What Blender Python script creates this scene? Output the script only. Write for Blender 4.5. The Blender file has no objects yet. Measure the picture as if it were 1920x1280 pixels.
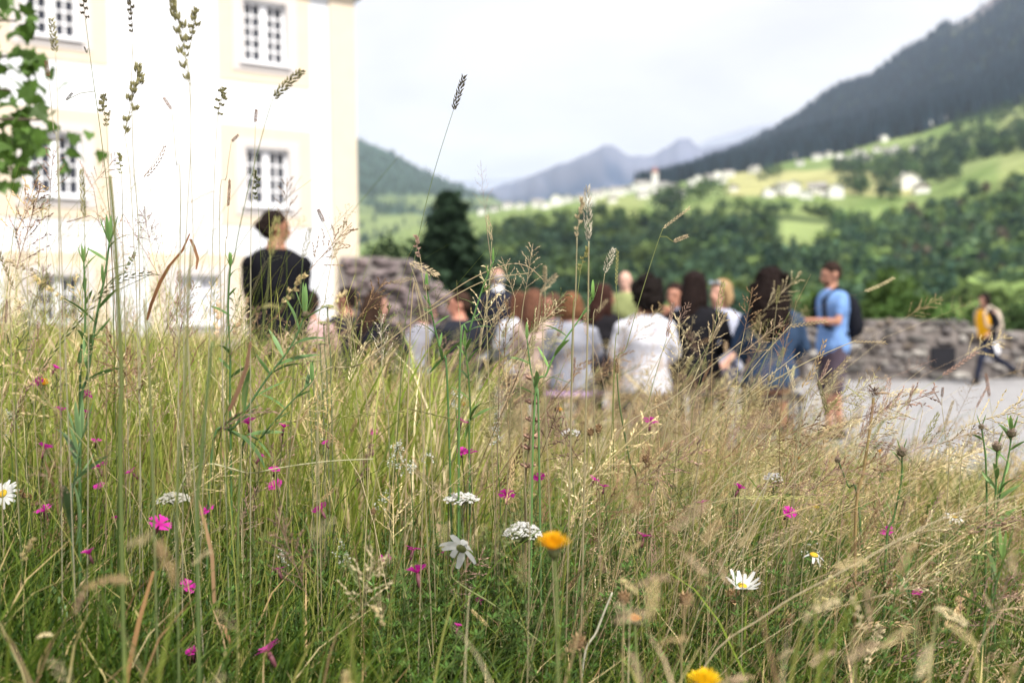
import bpy, bmesh, math, random, time
import numpy as np
from mathutils import Vector, Matrix, Euler, noise as mnoise
T0 = time.time()
scene = bpy.context.scene
COL = scene.collection
R = math.radians
rnd = random.Random(7)
rng = np.random.default_rng(11)

# ------------------------------------------------------------------ camera
CAM = Vector((0, 0, 1.15)); FPX = 1866.7
cam_d = bpy.data.cameras.new('camera'); cam = bpy.data.objects.new('camera', cam_d); COL.objects.link(cam)
cam_d.lens = 35; cam_d.sensor_width = 36; cam_d.clip_start = 0.05; cam_d.clip_end = 40000
cam_d.dof.use_dof = True; cam_d.dof.focus_distance = 1.68; cam_d.dof.aperture_fstop = 2.75; cam_d.dof.aperture_blades = 9
CR = Matrix.Rotation(R(90 - 1.69), 3, 'X') @ Matrix.Rotation(R(-0.7), 3, 'Z')
cam.matrix_world = Matrix.Translation(CAM) @ CR.to_4x4()
scene.camera = cam

# ------------------------------------------------------------------ world: bright overcast with thin clouds
SUN_EL, SUN_AZ = 52, 148      # azimuth clockwise from +Y (camera looks +Y): behind and to the right
w = bpy.data.worlds.new('World'); scene.world = w; w.use_nodes = True
nt = w.node_tree; nt.nodes.clear()
def N(nt, t, **k):
    n = nt.nodes.new(t)
    for a, b in k.items(): setattr(n, a, b)
    return n
out = N(nt, 'ShaderNodeOutputWorld'); mixs = N(nt, 'ShaderNodeMixShader')
b1 = N(nt, 'ShaderNodeBackground'); b2 = N(nt, 'ShaderNodeBackground')
sky = N(nt, 'ShaderNodeTexSky', sky_type='NISHITA'); sky.sun_disc = False
sky.sun_elevation = R(SUN_EL); sky.sun_rotation = R(SUN_AZ); b1.inputs[1].default_value = 0.1
nt.links.new(sky.outputs[0], b1.inputs[0])
tc = N(nt, 'ShaderNodeTexCoord'); sep = N(nt, 'ShaderNodeSeparateXYZ'); nt.links.new(tc.outputs['Generated'], sep.inputs[0])
az = N(nt, 'ShaderNodeMath', operation='ABSOLUTE'); nt.links.new(sep.outputs[2], az.inputs[0])
ad = N(nt, 'ShaderNodeMath', operation='ADD'); nt.links.new(az.outputs[0], ad.inputs[0]); ad.inputs[1].default_value = 0.22
dx = N(nt, 'ShaderNodeMath', operation='DIVIDE'); dy = N(nt, 'ShaderNodeMath', operation='DIVIDE')
nt.links.new(sep.outputs[0], dx.inputs[0]); nt.links.new(ad.outputs[0], dx.inputs[1])
nt.links.new(sep.outputs[1], dy.inputs[0]); nt.links.new(ad.outputs[0], dy.inputs[1])
cmb = N(nt, 'ShaderNodeCombineXYZ'); nt.links.new(dx.outputs[0], cmb.inputs[0]); nt.links.new(dy.outputs[0], cmb.inputs[1])
nz = N(nt, 'ShaderNodeTexNoise'); nz.inputs['Scale'].default_value = 1.5; nz.inputs['Detail'].default_value = 5; nz.inputs['Distortion'].default_value = 0.3
nt.links.new(cmb.outputs[0], nz.inputs['Vector'])
cr = N(nt, 'ShaderNodeValToRGB'); e = cr.color_ramp.elements
e[0].position = 0.30; e[0].color = (0.74, 0.715, 0.715, 1); e[1].position = 0.60; e[1].color = (0.97, 0.935, 0.92, 1)
nt.links.new(nz.outputs['Fac'], cr.inputs[0]); nt.links.new(cr.outputs[0], b2.inputs[0]); b2.inputs[1].default_value = 0.86
mixs.inputs[0].default_value = 0.93
nt.links.new(b1.outputs[0], mixs.inputs[1]); nt.links.new(b2.outputs[0], mixs.inputs[2]); nt.links.new(mixs.outputs[0], out.inputs[0])
sd = bpy.data.lights.new('sun', 'SUN'); sd.energy = 4.9; sd.angle = R(1.5); sd.color = (1.0, 0.95, 0.87)
so = bpy.data.objects.new('sun', sd); COL.objects.link(so)
sdir = Vector((math.sin(R(SUN_AZ)) * math.cos(R(SUN_EL)), math.cos(R(SUN_AZ)) * math.cos(R(SUN_EL)), math.sin(R(SUN_EL))))
so.rotation_euler = sdir.to_track_quat('Z', 'Y').to_euler(); so.location = (6, -8, 20)
vs = scene.view_settings; vs.view_transform = 'Standard'; vs.look = 'None'; vs.exposure = 0.58; vs.gamma = 1; vs.use_curve_mapping = False
cy = scene.cycles; scene.render.engine = 'CYCLES'
cy.use_denoising = True; cy.denoiser = 'OPENIMAGEDENOISE'; cy.max_bounces = 6; cy.diffuse_bounces = 3; cy.glossy_bounces = 2
cy.transmission_bounces = 4; cy.volume_bounces = 2; cy.transparent_max_bounces = 8; cy.use_adaptive_sampling = True; cy.adaptive_threshold = 0.012
cy.sample_clamp_indirect = 6

# ------------------------------------------------------------------ helpers
def P(px, py, d):
    """point seen at photo pixel (px,py), at world depth y = d metres in front of the camera"""
    v = CR @ Vector(((px - 960) / FPX, -(py - 640) / FPX, -1))
    return CAM + v * (d / v.y)
def tag(o, label=None, cat=None, group=None, kind=None):
    if label: o['label'] = label
    if cat: o['category'] = cat
    if group: o['group'] = group
    if kind: o['kind'] = kind
    return o
def empty(name, loc, label=None, cat=None, group=None, rz=0):
    o = bpy.data.objects.new(name, None); COL.objects.link(o); o.location = loc; o.rotation_euler = (0, 0, rz)
    o.empty_display_size = 0.1
    return tag(o, label, cat, group)
def link(name, me, parent=None, loc=None, rot=None, scale=None):
    o = bpy.data.objects.new(name, me); COL.objects.link(o)
    if parent: o.parent = parent
    if loc is not None: o.location = loc
    if rot is not None: o.rotation_euler = rot
    if scale is not None: o.scale = scale if hasattr(scale, '__len__') else (scale,) * 3
    return o
def smooth(t, a, b):
    t = min(1, max(0, (t - a) / (b - a))); return t * t * (3 - 2 * t)
def lerp(a, b, t): return a + (b - a) * t
def interp(x, pts):
    return float(np.interp(x, [p[0] for p in pts], [p[1] for p in pts]))

class Geo:
    """collects arrays of vertices, tris and quads with a colour per vertex, builds ONE mesh"""
    def __init__(s): s.V = []; s.T = []; s.Q = []; s.C = []; s.n = 0
    def add(s, v, t=None, q=None, c=(1, 1, 1)):
        v = np.asarray(v, dtype=np.float32).reshape(-1, 3)
        if t is not None and len(t): s.T.append(np.asarray(t, dtype=np.int64).reshape(-1, 3) + s.n)
        if q is not None and len(q): s.Q.append(np.asarray(q, dtype=np.int64).reshape(-1, 4) + s.n)
        c = np.asarray(c, dtype=np.float32)
        if c.ndim == 1: c = np.broadcast_to(c, (len(v), 3))
        s.V.append(v); s.C.append(c.reshape(-1, 3)); s.n += len(v)
    def mesh(s, name, mat, smooth=True):
        V = np.concatenate(s.V); C = np.concatenate(s.C)
        T = np.concatenate(s.T) if s.T else np.zeros((0, 3), np.int64)
        Q = np.concatenate(s.Q) if s.Q else np.zeros((0, 4), np.int64)
        me = bpy.data.meshes.new(name)
        me.vertices.add(len(V)); me.vertices.foreach_set('co', V.ravel())
        nl = len(T) * 3 + len(Q) * 4
        me.loops.add(nl); me.loops.foreach_set('vertex_index', np.concatenate([T.ravel(), Q.ravel()]).astype(np.int32))
        me.polygons.add(len(T) + len(Q))
        st = np.concatenate([np.arange(len(T)) * 3, len(T) * 3 + np.arange(len(Q)) * 4]).astype(np.int32)
        me.polygons.foreach_set('loop_start', st)
        me.polygons.foreach_set('use_smooth', np.full(len(T) + len(Q), bool(smooth)))
        a = me.color_attributes.new('col', 'FLOAT_COLOR', 'POINT')
        a.data.foreach_set('color', np.concatenate([C, np.ones((len(C), 1), np.float32)], 1).ravel())
        me.materials.append(mat); me.update(calc_edges=True); me.validate()
        return me
    def obj(s, name, mat, parent=None, smooth=True, loc=None):
        return link(name, s.mesh(name, mat, smooth), parent, loc)

def mat_attr(name, rough=0.7, trans=0.0, spec=0.25, bump=0, bscale=50, noise_amt=0.0, nscale=8, sheen=0):
    """procedural material whose own colour comes from the mesh's painted colour, varied by noise"""
    m = bpy.data.materials.new(name); m.use_nodes = True; t = m.node_tree; t.nodes.clear()
    o = N(t, 'ShaderNodeOutputMaterial'); b = N(t, 'ShaderNodeBsdfPrincipled'); a = N(t, 'ShaderNodeAttribute', attribute_name='col')
    b.inputs['Roughness'].default_value = rough; b.inputs['Specular IOR Level'].default_value = spec
    src = a.outputs['Color']
    g = N(t, 'ShaderNodeNewGeometry')
    if noise_amt:
        n = N(t, 'ShaderNodeTexNoise'); n.inputs['Scale'].default_value = nscale; n.inputs['Detail'].default_value = 4
        t.links.new(g.outputs['Position'], n.inputs['Vector'])
        mr = N(t, 'ShaderNodeMapRange'); mr.inputs['From Min'].default_value = 0.3; mr.inputs['From Max'].default_value = 0.7
        mr.inputs['To Min'].default_value = 1 - noise_amt; mr.inputs['To Max'].default_value = 1 + noise_amt
        t.links.new(n.outputs['Fac'], mr.inputs['Value'])
        vm = N(t, 'ShaderNodeVectorMath', operation='SCALE'); t.links.new(src, vm.inputs[0]); t.links.new(mr.outputs[0], vm.inputs['Scale'])
        src = vm.outputs[0]
    t.links.new(src, b.inputs['Base Color'])
    if bump:
        n = N(t, 'ShaderNodeTexNoise'); n.inputs['Scale'].default_value = bscale; n.inputs['Detail'].default_value = 5
        t.links.new(g.outputs['Position'], n.inputs['Vector'])
        bp = N(t, 'ShaderNodeBump'); bp.inputs['Strength'].default_value = bump; bp.inputs['Distance'].default_value = 1.0 / bscale
        t.links.new(n.outputs['Fac'], bp.inputs['Height']); t.links.new(bp.outputs[0], b.inputs['Normal'])
    if trans:
        tr = N(t, 'ShaderNodeBsdfTranslucent'); t.links.new(src, tr.inputs[0])
        mx = N(t, 'ShaderNodeMixShader'); mx.inputs[0].default_value = trans
        t.links.new(b.outputs[0], mx.inputs[1]); t.links.new(tr.outputs[0], mx.inputs[2]); t.links.new(mx.outputs[0], o.inputs[0])
    else: t.links.new(b.outputs[0], o.inputs[0])
    return m
def mat_flat(name, col, rough=0.7, spec=0.3, bump=0, bscale=50, var=0.08, nscale=6, metal=0):
    m = bpy.data.materials.new(name); m.use_nodes = True; t = m.node_tree; t.nodes.clear()
    o = N(t, 'ShaderNodeOutputMaterial'); b = N(t, 'ShaderNodeBsdfPrincipled')
    b.inputs['Roughness'].default_value = rough; b.inputs['Specular IOR Level'].default_value = spec; b.inputs['Metallic'].default_value = metal
    tcn = N(t, 'ShaderNodeTexCoord'); n = N(t, 'ShaderNodeTexNoise'); n.inputs['Scale'].default_value = nscale; n.inputs['Detail'].default_value = 6
    t.links.new(tcn.outputs['Object'], n.inputs['Vector'])
    r = N(t, 'ShaderNodeValToRGB'); e = r.color_ramp.elements
    e[0].position = .3; e[1].position = .7
    e[0].color = tuple(c * (1 - var) for c in col) + (1,); e[1].color = tuple(min(1, c * (1 + var)) for c in col) + (1,)
    t.links.new(n.outputs['Fac'], r.inputs[0]); t.links.new(r.outputs[0], b.inputs['Base Color'])
    if bump:
        n2 = N(t, 'ShaderNodeTexNoise'); n2.inputs['Scale'].default_value = bscale; n2.inputs['Detail'].default_value = 5
        t.links.new(tcn.outputs['Object'], n2.inputs['Vector'])
        bp = N(t, 'ShaderNodeBump'); bp.inputs['Strength'].default_value = bump; bp.inputs['Distance'].default_value = 1.0 / bscale
        t.links.new(n2.outputs['Fac'], bp.inputs['Height']); t.links.new(bp.outputs[0], b.inputs['Normal'])
    t.links.new(b.outputs[0], o.inputs[0]); return m

# tube along a polyline (numpy), n-sided, radii per point
def tube(g, pts, rad, c, n=5, cap=True, ell=None):
    pts = np.asarray(pts, float); k = len(pts); rad = np.broadcast_to(np.asarray(rad, float), (k,))
    tan = np.gradient(pts, axis=0); tan /= np.linalg.norm(tan, axis=1)[:, None] + 1e-9
    ref = np.array([0, 0, 1.0]) if abs(tan[0][2]) < 0.9 else np.array([1.0, 0, 0])
    u = np.cross(tan, ref); u /= np.linalg.norm(u, axis=1)[:, None] + 1e-9; v = np.cross(tan, u)
    a = np.arange(n) * 2 * math.pi / n
    ring = pts[:, None, :] + rad[:, None, None] * (np.cos(a)[None, :, None] * u[:, None, :] + np.sin(a)[None, :, None] * v[:, None, :])
    V = ring.reshape(-1, 3); q = []
    for i in range(k - 1):
        for j in range(n):
            q.append((i * n + j, i * n + (j + 1) % n, (i + 1) * n + (j + 1) % n, (i + 1) * n + j))
    tr = []
    if cap:
        V = np.concatenate([V, pts[:1], pts[-1:]]); m = k * n
        for j in range(n):
            tr.append((m, (j + 1) % n, j)); tr.append((m + 1, (k - 1) * n + j, (k - 1) * n + (j + 1) % n))
    c = np.asarray(c, float)
    if c.ndim == 2:
        cc = np.repeat(c, n, axis=0)
        if cap: cc = np.concatenate([cc, c[:1], c[-1:]])
        c = cc
    g.add(V, tr, q, c)
def curve_pts(p0, p1, bend, n=10, side=None):
    """curved line p0 -> p1 bulging by the vector bend at the middle"""
    t = np.linspace(0, 1, n)[:, None]; p0 = np.asarray(p0, float); p1 = np.asarray(p1, float)
    return p0 + (p1 - p0) * t + np.asarray(bend, float) * (4 * t * (1 - t))
def stem_pts(base, tip, n=12, up=0.5):
    """a stem that starts upright at the base and leans over to the tip"""
    base = np.asarray(base, float); tip = np.asarray(tip, float); h = tip - base
    c1 = base + np.array([h[0] * 0.12, h[1] * 0.12, h[2] * up]); c2 = base + np.array([h[0] * 0.55, h[1] * 0.55, h[2] * 0.9])
    t = np.linspace(0, 1, n)[:, None]
    return (1 - t) ** 3 * base + 3 * (1 - t) ** 2 * t * c1 + 3 * (1 - t) * t * t * c2 + t ** 3 * tip
def box(g, c, s, col, rz=0):
    c = np.asarray(c, float); s = np.asarray(s, float) / 2
    v = np.array([(x, y, z) for x in (-1, 1) for y in (-1, 1) for z in (-1, 1)], float) * s
    cs, sn = math.cos(rz), math.sin(rz); v = np.stack([v[:, 0] * cs - v[:, 1] * sn, v[:, 0] * sn + v[:, 1] * cs, v[:, 2]], 1)
    g.add(v + c, None, [(0, 1, 3, 2), (4, 6, 7, 5), (0, 4, 5, 1), (2, 3, 7, 6), (0, 2, 6, 4), (1, 5, 7, 3)], col)

def ground_z(x, y):
    """terrace level, with the meadow bank in front and to the left"""
    z = -0.16 * smooth(x, 1.4, 3.2)
    e = edge_y(x)
    m = 0.33 + 0.14 * smooth(-x, 0.1, 1.8) * (1 - smooth(y, 4, 9)) - 0.05 * smooth(x, 0.3, 1.5)
    m = lerp(m, z + 0.03, smooth(y, min(2.6, e - 2.4), e))
    return m if y < e else z
def edge_y(x):
    if x < -1.6: return 6.2 + (22 - 6.2) * smooth(-x, 1.6, 3.2)
    return lerp(5.9, 4.9, smooth(x, 1.0, 2.6))
# ------------------------------------------------------------------ far land
M_land = mat_attr('grassland', rough=0.95, spec=0.05, noise_amt=0.25, nscale=0.03)
M_wood = mat_attr('forest_leaves', rough=0.8, spec=0.1, trans=0.25, noise_amt=0.15, nscale=0.2)
M_rockfar = mat_attr('far_mountain_rock', rough=0.95, spec=0.05, noise_amt=0.3, nscale=0.0015)
def nz3(x, y, z=0.0): return mnoise.noise(Vector((x, y, z)))
def fbm(x, y, o=4):
    s = 0; a = 1; f = 1
    for i in range(o): s += a * nz3(x * f, y * f, i * 7.3); a *= .5; f *= 2.1
    return s
E1 = [(-900, 640), (500, 560), (640, 520), (760, 500), (860, 465), (900, 432), (930, 415), (1000, 402), (1060, 395), (1090, 390), (1160, 392), (1230, 395), (1300, 385), (1350, 380), (1420, 378), (1500, 380), (1560, 383), (1650, 384), (1700, 380), (1750, 376), (1800, 352), (1850, 334), (1920, 312), (2100, 285), (3000, 200)]
E2 = [(-900, 560), (500, 520), (640, 470), (760, 430), (870, 402), (940, 388), (1060, 372), (1150, 355), (1215, 348), (1300, 335), (1340, 326), (1400, 320), (1450, 308), (1480, 296), (1560, 287), (1650, 258), (1720, 242), (1770, 226), (1850, 205), (1920, 190), (2100, 150), (3000, 0)]
E3 = [(1180, 352), (1240, 345), (1280, 330), (1310, 312), (1340, 298), (1400, 272), (1450, 246), (1500, 215), (1540, 182), (1570, 163), (1620, 148), (1660, 125), (1700, 95), (1730, 80), (1760, 52), (1800, 42), (1850, 8), (1920, -50), (2100, -180), (3000, -500)]
def yc(px, t):           # hillside: t in 0..1 forest hill, 1..2 village meadow
    if t <= 1: return lerp(interp(px, [(-900, 760), (900, 700), (3000, 700)]), interp(px, E1), t)
    return lerp(interp(px, E1), interp(px, E2), t - 1)
def dist(px, t):
    return lerp(130, 520, t ** 1.3) if t <= 1 else lerp(520, 1250, (t - 1) ** 1.1)
def hill_pt(px, t):
    d = dist(px, t); return P(px, yc(px, t), d)
G1 = np.array((.125, .185, .055)); G2 = np.array((.21, .265, .10)); TAN = np.array((.42, .38, .18)); DK = np.array((.035, .055, .025))
PXS = np.linspace(-900, 3000, 200); TS = np.concatenate([np.linspace(0, 1, 34), np.linspace(1, 2, 40)[1:]])
def field_col(px, t):
    if t < 0.93:
        c = DK.copy()
        if 1455 < px < 1555 and 412 < yc(px, t) < 475: c = G2
        return c
    y = yc(px, t); n = fbm(px * .012, t * 6)
    c = G1 + (G2 - G1) * min(1, max(0, .5 + n))
    # hay field below the row of houses and paler strips
    if 1360 < px < 1720 and 318 + (px - 1700) * -0.01 < y < 366: c = c * .35 + TAN * .65
    if 1880 < px or (1100 < px < 1210 and y > 370): c = c * .8 + TAN * .2
    return c
g = Geo(); V = []; Cc = []
for t in TS:
    for px in PXS:
        p = hill_pt(px, t); b = fbm(p.x * .008, p.y * .008) * 4 * (1 if t > .05 else 0) * (0.35 if t > .95 else 1)
        V.append((p.x, p.y, p.z + b)); Cc.append(field_col(px, t))
nx = len(PXS); q = [(j * nx + i, j * nx + i + 1, (j + 1) * nx + i + 1, (j + 1) * nx + i) for j in range(len(TS) - 1) for i in range(nx - 1)]
g.add(V, None, q, np.array(Cc)); o = g.obj('hillside', M_land); tag(o, kind='structure')
# steep wooded mountainside on the right, above the village
def mt_pt(px, t):
    e2 = interp(px, E2) + 6; e3 = interp(px, E3); d = lerp(1200, 2900, t ** 1.1)
    return P(px, lerp(e2, e3, t), d)
g = Geo(); V = []; Cc = []; PX2 = np.linspace(1180, 3000, 130); T2 = np.linspace(0, 1, 46)
for t in T2:
    for px in PX2:
        p = mt_pt(px, t); b = fbm(p.x * .002, p.y * .002) * 30 * math.sin(math.pi * min(1, t * 1.02)) + fbm(p.x * .01 + 5, p.y * .01) * 8 * min(1, t * 4)
        rock = smooth(px, 1740, 1850) * smooth(t, .86, .97)
        V.append((p.x, p.y, p.z + b)); Cc.append(DK * .8 * (1 - rock) + np.array((.2, .18, .19)) * rock)
# back side falls away so the ridge has thickness
for px in PX2:
    p = mt_pt(px, 1); V.append((p.x, p.y + 1500, -100)); Cc.append(DK)
nx = len(PX2); q = [(j * nx + i, j * nx + i + 1, (j + 1) * nx + i + 1, (j + 1) * nx + i) for j in range(len(T2)) for i in range(nx - 1)]
g.add(V, None, q, np.array(Cc)); o = g.obj('mountainside', M_land); tag(o, kind='structure')
# left valley side with wood and pasture patches
EL = [(-900, -60), (300, 130), (560, 222), (672, 262), (700, 272), (740, 290), (790, 318), (840, 340), (900, 362), (950, 380), (1000, 396), (1100, 420)]
def lh_pt(px, t): return P(px, lerp(interp(px, [(-900, 600), (672, 500), (760, 470), (900, 440), (1100, 424)]), interp(px, EL), t), lerp(1100, 3600, t))
g = Geo(); V = []; Cc = []; PX3 = np.linspace(-900, 1100, 110); T3 = np.linspace(0, 1, 60); LEFTG = []
for t in T3:
    for px in PX3:
        p = lh_pt(px, t); b = fbm(p.x * .003, p.y * .003) * 14 * math.sin(math.pi * t)
        n = fbm(px * .010 + 3, t * 5.5 + px * .004, 3); y = lerp(interp(px, [(-900, 600), (672, 500), (760, 470), (900, 440), (1100, 424)]), interp(px, EL), t)
        mead = smooth(n, .0, .2) * smooth(t, .16, .3) * (1 - smooth(t, .5, .66)) * .8
        if 405 < y < 448 and px < 800: mead = 1
        if 370 < y < 396 and 760 < px < 960: mead = max(mead, .8)
        if t > .96: mead = 0
        V.append((p.x, p.y, p.z + b)); Cc.append(np.array((.035, .065, .045)) * (1 - mead) + G2 * .8 * mead)
        LEFTG.append((px, t, mead))
nx = len(PX3); 
for px in PX3:
    p = lh_pt(px, 1); V.append((p.x, p.y + 1200, -100)); Cc.append(DK)
q = [(j * nx + i, j * nx + i + 1, (j + 1) * nx + i + 1, (j + 1) * nx + i) for j in range(len(T3)) for i in range(nx - 1)]
g.add(V, None, q, np.array(Cc)); o = g.obj('valley_slope', M_land); tag(o, kind='structure')
# distant mountains, part of the blue haze put into their rock colour
def far_range(name, prof, d0, d1, c1, c2, seed):
    g = Geo(); V = []; Cc = []; px0, px1 = prof[0][0], prof[-1][0]; PX = np.linspace(px0, px1, 170); T = np.linspace(0, 1, 40)
    for t in T:
        for px in PX:
            top = interp(px, prof) + fbm(px * .03, seed, 4) * 5
            rug = fbm(px * .022 + t * .6, t * 2.2 + seed, 5)
            p = P(px, lerp(450, top, t), lerp(d0, d1, t)); V.append((p.x, p.y + rug * 260 * math.sin(math.pi * t), p.z + rug * 130 * math.sin(math.pi * t)))
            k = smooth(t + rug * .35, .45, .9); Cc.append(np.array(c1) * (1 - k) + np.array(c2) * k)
    for px in PX:
        p = P(px, interp(px, prof), d1); V.append((p.x, p.y + 1500, -100)); Cc.append(c2)
    nx = len(PX); q = [(j * nx + i, j * nx + i + 1, (j + 1) * nx + i + 1, (j + 1) * nx + i) for j in range(len(T)) for i in range(nx - 1)]
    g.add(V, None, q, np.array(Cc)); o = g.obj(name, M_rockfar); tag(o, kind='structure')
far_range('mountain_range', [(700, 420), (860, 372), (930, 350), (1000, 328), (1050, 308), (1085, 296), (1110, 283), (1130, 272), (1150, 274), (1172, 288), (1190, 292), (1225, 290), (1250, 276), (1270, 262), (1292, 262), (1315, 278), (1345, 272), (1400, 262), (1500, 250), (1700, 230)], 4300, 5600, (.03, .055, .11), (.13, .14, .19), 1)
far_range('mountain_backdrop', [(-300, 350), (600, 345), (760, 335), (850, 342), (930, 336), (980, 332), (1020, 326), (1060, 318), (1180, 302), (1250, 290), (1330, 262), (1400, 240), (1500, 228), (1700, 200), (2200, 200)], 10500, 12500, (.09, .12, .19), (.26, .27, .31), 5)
# a sheet under everything that reaches the horizon
g = Geo(); g.add([(-16000, 60, -85), (16000, 60, -85), (16000, 14500, -85), (-16000, 14500, -85)], None, [(0, 1, 2, 3)], G1 * .8)
o = g.obj('valley_floor', M_land); tag(o, kind='structure')

# leaf-clump crowns, joined: the wood on the hill reads as one mass
def clump_crown(g, base, h, wd, n, col, conifer=False, rs=None, leaf=None):
    rs = rs or rng
    if conifer:
        t = rs.random(n) ** .75; z = t; rad = (1 - t ** 1.35) ** .8 * wd * .42 * rs.random(n) ** .3 + rs.normal(0, .035, n) * wd * (0.75 + .5 * rs.random(n)) + .02 * wd
    else:
        u = rs.random(n) ** .4; th = np.arccos(1 - 2 * rs.random(n)); rad = np.sin(th) * u * wd * .5; z = .56 + np.cos(th) * u * .44
    a = rs.random(n) * 2 * math.pi
    lob = 1 + .22 * np.sin(a * 3 + z * 7 + rs.random() * 6) + .12 * np.sin(a * 7 + z * 13)
    c = np.stack([np.cos(a) * rad * lob, np.sin(a) * rad * lob, z * h], 1) + np.asarray(base)
    s = (leaf or wd * .11) * (.6 + .8 * rs.random(n))[:, None]
    if conifer: s = s * (.5 + .7 * (1 - t))[:, None]
    d1 = rs.normal(size=(n, 3)); d1[:, 2] *= .5; d1 /= np.linalg.norm(d1, axis=1)[:, None]
    d2 = np.cross(d1, rs.normal(size=(n, 3))); d2 /= np.linalg.norm(d2, axis=1)[:, None]
    v = np.stack([c - d1 * s - d2 * s * .55, c + d1 * s * .9 - d2 * s * .45, c + d1 * s + d2 * s * .6, c - d1 * s * .8 + d2 * s * .5], 1)
    q = np.arange(n * 4).reshape(n, 4)
    cc = np.asarray(col)[None] * (.7 + .6 * rs.random(n))[:, None]
    g.add(v.reshape(-1, 3), None, q, np.repeat(cc, 4, 0))
GREENS = [(.06, .10, .045), (.085, .14, .05), (.04, .075, .045), (.12, .17, .055), (.07, .11, .055), (.05, .09, .05)]
hill_g = Geo(); ntree = 0
ts = rng.random(2700)
for t in ts:
    px = rng.uniform(820, 2250); t = t ** .8 * .962
    y = yc(px, t)
    if 1450 < px < 1550 and 408 < y < 492: continue
    if t < .12 and rng.random() < .4: continue
    p = hill_pt(px, t)
    b = fbm(p.x * .008, p.y * .008) * 4
    con = rng.random() < (.45 if px > 1250 and t > .3 else .2)
    h = rng.uniform(9, 15) * (1.15 if con else .9) * (1 - .35 * smooth(t, .7, .92)) * rng.uniform(.75, 1.15)
    c = np.array(GREENS[rng.integers(6)]) * rng.uniform(.8, 1.5) * (1.35 if px > 1550 else 1.1)
    if px > 1650 and rng.random() < .06: c = np.array((.12, .10, .07))
    if con: c = c * np.array((.7, .75, .9))
    if px < 1300: c = c * .8
    clump_crown(hill_g, (p.x, p.y, p.z + b - 1), h * .8, h * (.42 if con else .8), 95 if t > .45 else 150, c, con)
    ntree += 1
# tree belts inside the pasture band above the hill
def belt(poly_top, poly_bot, n, tall=(9, 15), colk=1):
    for i in range(n):
        px = rng.uniform(poly_top[0][0], poly_top[-1][0]); y = rng.uniform(interp(px, poly_top), interp(px, poly_bot))
        e1 = interp(px, E1); e2 = interp(px, E2)
        t = 1 + min(1, max(0, (e1 - y) / (e1 - e2))); p = hill_pt(px, t)
        con = rng.random() < .4; h = rng.uniform(*tall)
        c = np.array(GREENS[rng.integers(6)]) * rng.uniform(.7, 1.1) * colk * np.array((.85, .9, 1))
        clump_crown(hill_g, (p.x, p.y, p.z - 1), h, h * (.4 if con else .75), 50, c, con)
belt([(1565, 318), (1640, 300), (1700, 285), (1780, 262), (1920, 240), (2100, 200)], [(1565, 324), (1640, 336), (1700, 338), (1780, 318), (1920, 286), (2100, 252)], 520)
belt([(1780, 225), (1850, 208), (1920, 192), (2100, 152)], [(1780, 255), (1850, 240), (1920, 226), (2100, 190)], 170)
belt([(1230, 392), (1350, 362), (1370, 375)], [(1230, 395), (1350, 380), (1370, 380)], 22)
belt([(1600, 330), (1700, 338), (1800, 322)], [(1600, 336), (1700, 352), (1800, 336)], 60)
belt([(1240, 372), (1330, 352)], [(1240, 382), (1330, 364)], 14)
belt([(1575, 352), (1640, 366), (1690, 366)], [(1575, 358), (1640, 376), (1690, 378)], 22)
belt([(1820, 300), (1900, 280), (2050, 262)], [(1820, 306), (1900, 290), (2050, 275)], 34)
belt([(1420, 325), (1450, 315), (1470, 320)], [(1420, 345), (1450, 340), (1470, 330)], 20)
o = hill_g.obj('hill_wood', M_wood, smooth=False); tag(o, kind='stuff')
# conifer forest of the mountainside: small spires
g = Geo(); n = 15000
pxr = rng.uniform(1190, 2350, n); tr = rng.random(n) ** .9
vs_, ts_, cs_ = [], [], []
for i in range(n):
    px, t = pxr[i], tr[i]
    if px > 1780 and t > .88 and rng.random() < .8: continue
    p = mt_pt(px, t); b = fbm(p.x * .002, p.y * .002) * 30 * math.sin(math.pi * min(1, t * 1.02)) + fbm(p.x * .01 + 5, p.y * .01) * 8 * min(1, t * 4)
    h = rng.uniform(14, 26); r = h * .2; a0 = rng.random() * 6; k = len(vs_)
    for j in range(4): a = a0 + j * math.pi / 2; vs_.append((p.x + math.cos(a) * r, p.y + math.sin(a) * r, p.z + b - 1))
    vs_.append((p.x, p.y, p.z + b + h))
    ts_ += [(k + j, k + (j + 1) % 4, k + 4) for j in range(4)]
    c = np.array((.012, .026, .038)) * rng.uniform(.45, 1.7); cs_ += [c] * 5  # blue of the hazy distance is put into the tree colour
g.add(vs_, ts_, None, np.array(cs_)); o = g.obj('mountain_forest', M_wood, smooth=False); tag(o, kind='stuff')
g = Geo(); vs_, ts_, cs_ = [], [], []
idx = rng.permutation(len(LEFTG))
for k_ in range(9000):
    i = rng.integers(len(LEFTG)); px, t, mead = LEFTG[i]
    if px < 600 or (mead > .3 and rng.random() < .93): continue
    px += rng.uniform(-9, 9); p = lh_pt(px, min(1, t + rng.uniform(-.008, .008))); b = fbm(p.x * .003, p.y * .003) * 14 * math.sin(math.pi * t)
    h = rng.uniform(12, 22); r = h * .28; a0 = rng.random() * 6; k = len(vs_)
    for j in range(4): a = a0 + j * math.pi / 2; vs_.append((p.x + math.cos(a) * r, p.y + math.sin(a) * r, p.z + b - 1))
    vs_.append((p.x, p.y, p.z + b + h)); ts_ += [(k + j, k + (j + 1) % 4, k + 4) for j in range(4)]
    c = np.array((.04, .068, .04)) * rng.uniform(.7, 1.4); cs_ += [c] * 5
g.add(vs_, ts_, None, np.array(cs_)); o = g.obj('valley_wood', M_wood, smooth=False); tag(o, kind='stuff')

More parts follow.
